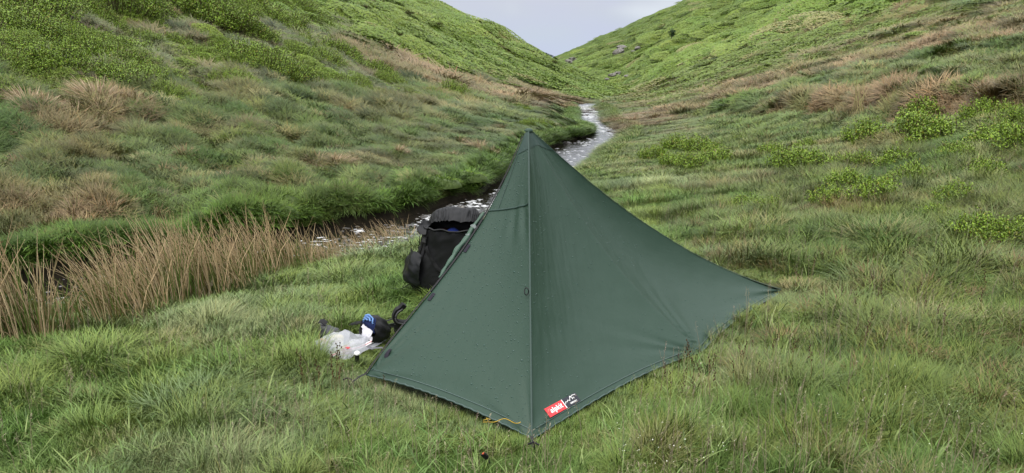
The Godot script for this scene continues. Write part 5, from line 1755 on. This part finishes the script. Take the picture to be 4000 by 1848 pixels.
func stone_mesh(sd: int, flat := 0.6) -> ArrayMesh:
	var sn := noise(sd, 0.9, 3)
	var m := Mesher.new()
	var P := []
	for j in 8:
		var row := []
		for i in 12:
			var a := TAU * i / 12.0
			var f := PI * j / 7.0
			var d := Vector3(cos(a) * sin(f), cos(f), sin(a) * sin(f))
			var r := 1.0 + 0.55 * sn.get_noise_3dv(d * 1.3)
			var p := d * r
			p = p.snapped(Vector3(0.22, 0.22, 0.22)) * 0.5 + p * 0.5
			row.append(p * Vector3(1, flat, 1))
		P.append(row)
	for j in 7:
		for i in 12:
			var k := (i + 1) % 12
			m.quad(P[j][i], P[j + 1][i], P[j + 1][k], P[j][k], Color.WHITE)
	return m.done()

func make_stones() -> void:
	rng.seed = 51
	var rock := mat(Color(0.30, 0.285, 0.27), 0.85, 0.4)
	rock.albedo_texture = noise_tex(81, 0.02, 256, grad(Color(0.45, 0.45, 0.42), Color(1, 1, 1)))
	rock.uv1_triplanar = true
	rock.uv1_scale = Vector3.ONE * 0.7
	var wet := mat(Color(0.05, 0.045, 0.04), 0.25, 0.5)
	var sm := []
	for i in 4: sm.append(stone_mesh(400 + i))
	var names := ["grey boulder low on the far hillside above the stream bend", "upright grey boulder beside the lowest far boulder", "large dark boulder highest on the far green hillside", "pale slab below the highest far boulder", "leaning grey rock at the foot of the left skyline", "dark rock right of the leaning rock near the skyline foot", "small rock farthest right of the skyline foot", "flat grey rock on the left hill above the brown grass", "small pale stone right of the highest boulder", "small pale stone below the highest boulder", "small grey stone on the far hillside near the valley foot"]
	for i in BOULDERS.size():
		var q: Array = BOULDERS[i]
		var o := solo("boulder", sm[i % 4], rock, ground(q[0], q[1]) + Vector3(0, q[2] * 0.5, 0))
		o.basis = Basis.from_euler(Vector3(rnd(-0.4, 0.4), rnd(0, TAU), rnd(-0.5, 0.5))) * Basis.from_scale(Vector3(q[2], q[2] * 0.9, q[2]) * 1.3)
		tag(o, names[i], "boulder")
	# rocks in the stream
	for q in [[43.5, 0.25, 0.38, 0.16], [42.6, 0.7, 0.45, 0.12], [45.8, 0.45, 0.4, 0.14], [40.2, 0.3, 0.22, 0.10], [28.0, 0.8, 0.35, 0.10], [30.5, 0.1, 0.2, 0.08], [22.8, 0.06, 0.16, 0.12], [10.3, 0.25, 0.10, 0.07], [9.6, 0.55, 0.08, 0.06], [11.2, 0.4, 0.09, 0.06], [8.6, 0.5, 0.10, 0.05], [7.9, 0.7, 0.09, 0.06]]:
		var fi := int((q[0] + 40.0) * 4.0)
		var v := lerpf(tab_l[fi], tab_r[fi], q[1])
		var p := Vector3(q[0] * AX.x + v * AP.x, water_at(q[0]) - 0.01, q[0] * AX.y + v * AP.y)
		var o := solo("stream_stone", sm[rng.randi() % 4], wet, p)
		o.basis = Basis(Vector3.UP, rnd(0, TAU)) * Basis.from_scale(Vector3(q[2], q[3], q[2] * 0.7))
		tag(o, "dark wet stone breaking the surface of the stream", "stone", "stones in the stream")
	# gravel in the riffle
	var rows := PackedFloat32Array()
	for i in 420:
		var u := rnd(4.5, 12.0)
		var fi := int((u + 40.0) * 4.0)
		var v := lerpf(tab_l[fi], tab_r[fi], rnd(0.1, 1.05))
		var r := rnd(0.015, 0.05)
		var b := Basis(Vector3.UP, rnd(0, TAU)) * Basis.from_scale(Vector3(r * 1.4, r * 0.7, r))
		var c := Color(0.10, 0.095, 0.09) * rnd(0.5, 1.6)
		var o := Vector3(u * AX.x + v * AP.x, water_at(u) - r * 0.35, u * AX.y + v * AP.y)
		rows.append_array(PackedFloat32Array([b.x.x, b.y.x, b.z.x, o.x, b.x.y, b.y.y, b.z.y, o.y, b.x.z, b.y.z, b.z.z, o.z, c.r, c.g, c.b, 1.0]))
	copies["gravel"] = rows
	var g := Node3D.new()
	g.name = "stream_gravel"
	add_child(g)
	tag(g, "grey gravel showing in the shallow riffle of the stream", "gravel", "", "stuff")
	spread_out("gravel", "pebbles", sm[1], mat(Color.WHITE, 0.35, 0.5, true), g)
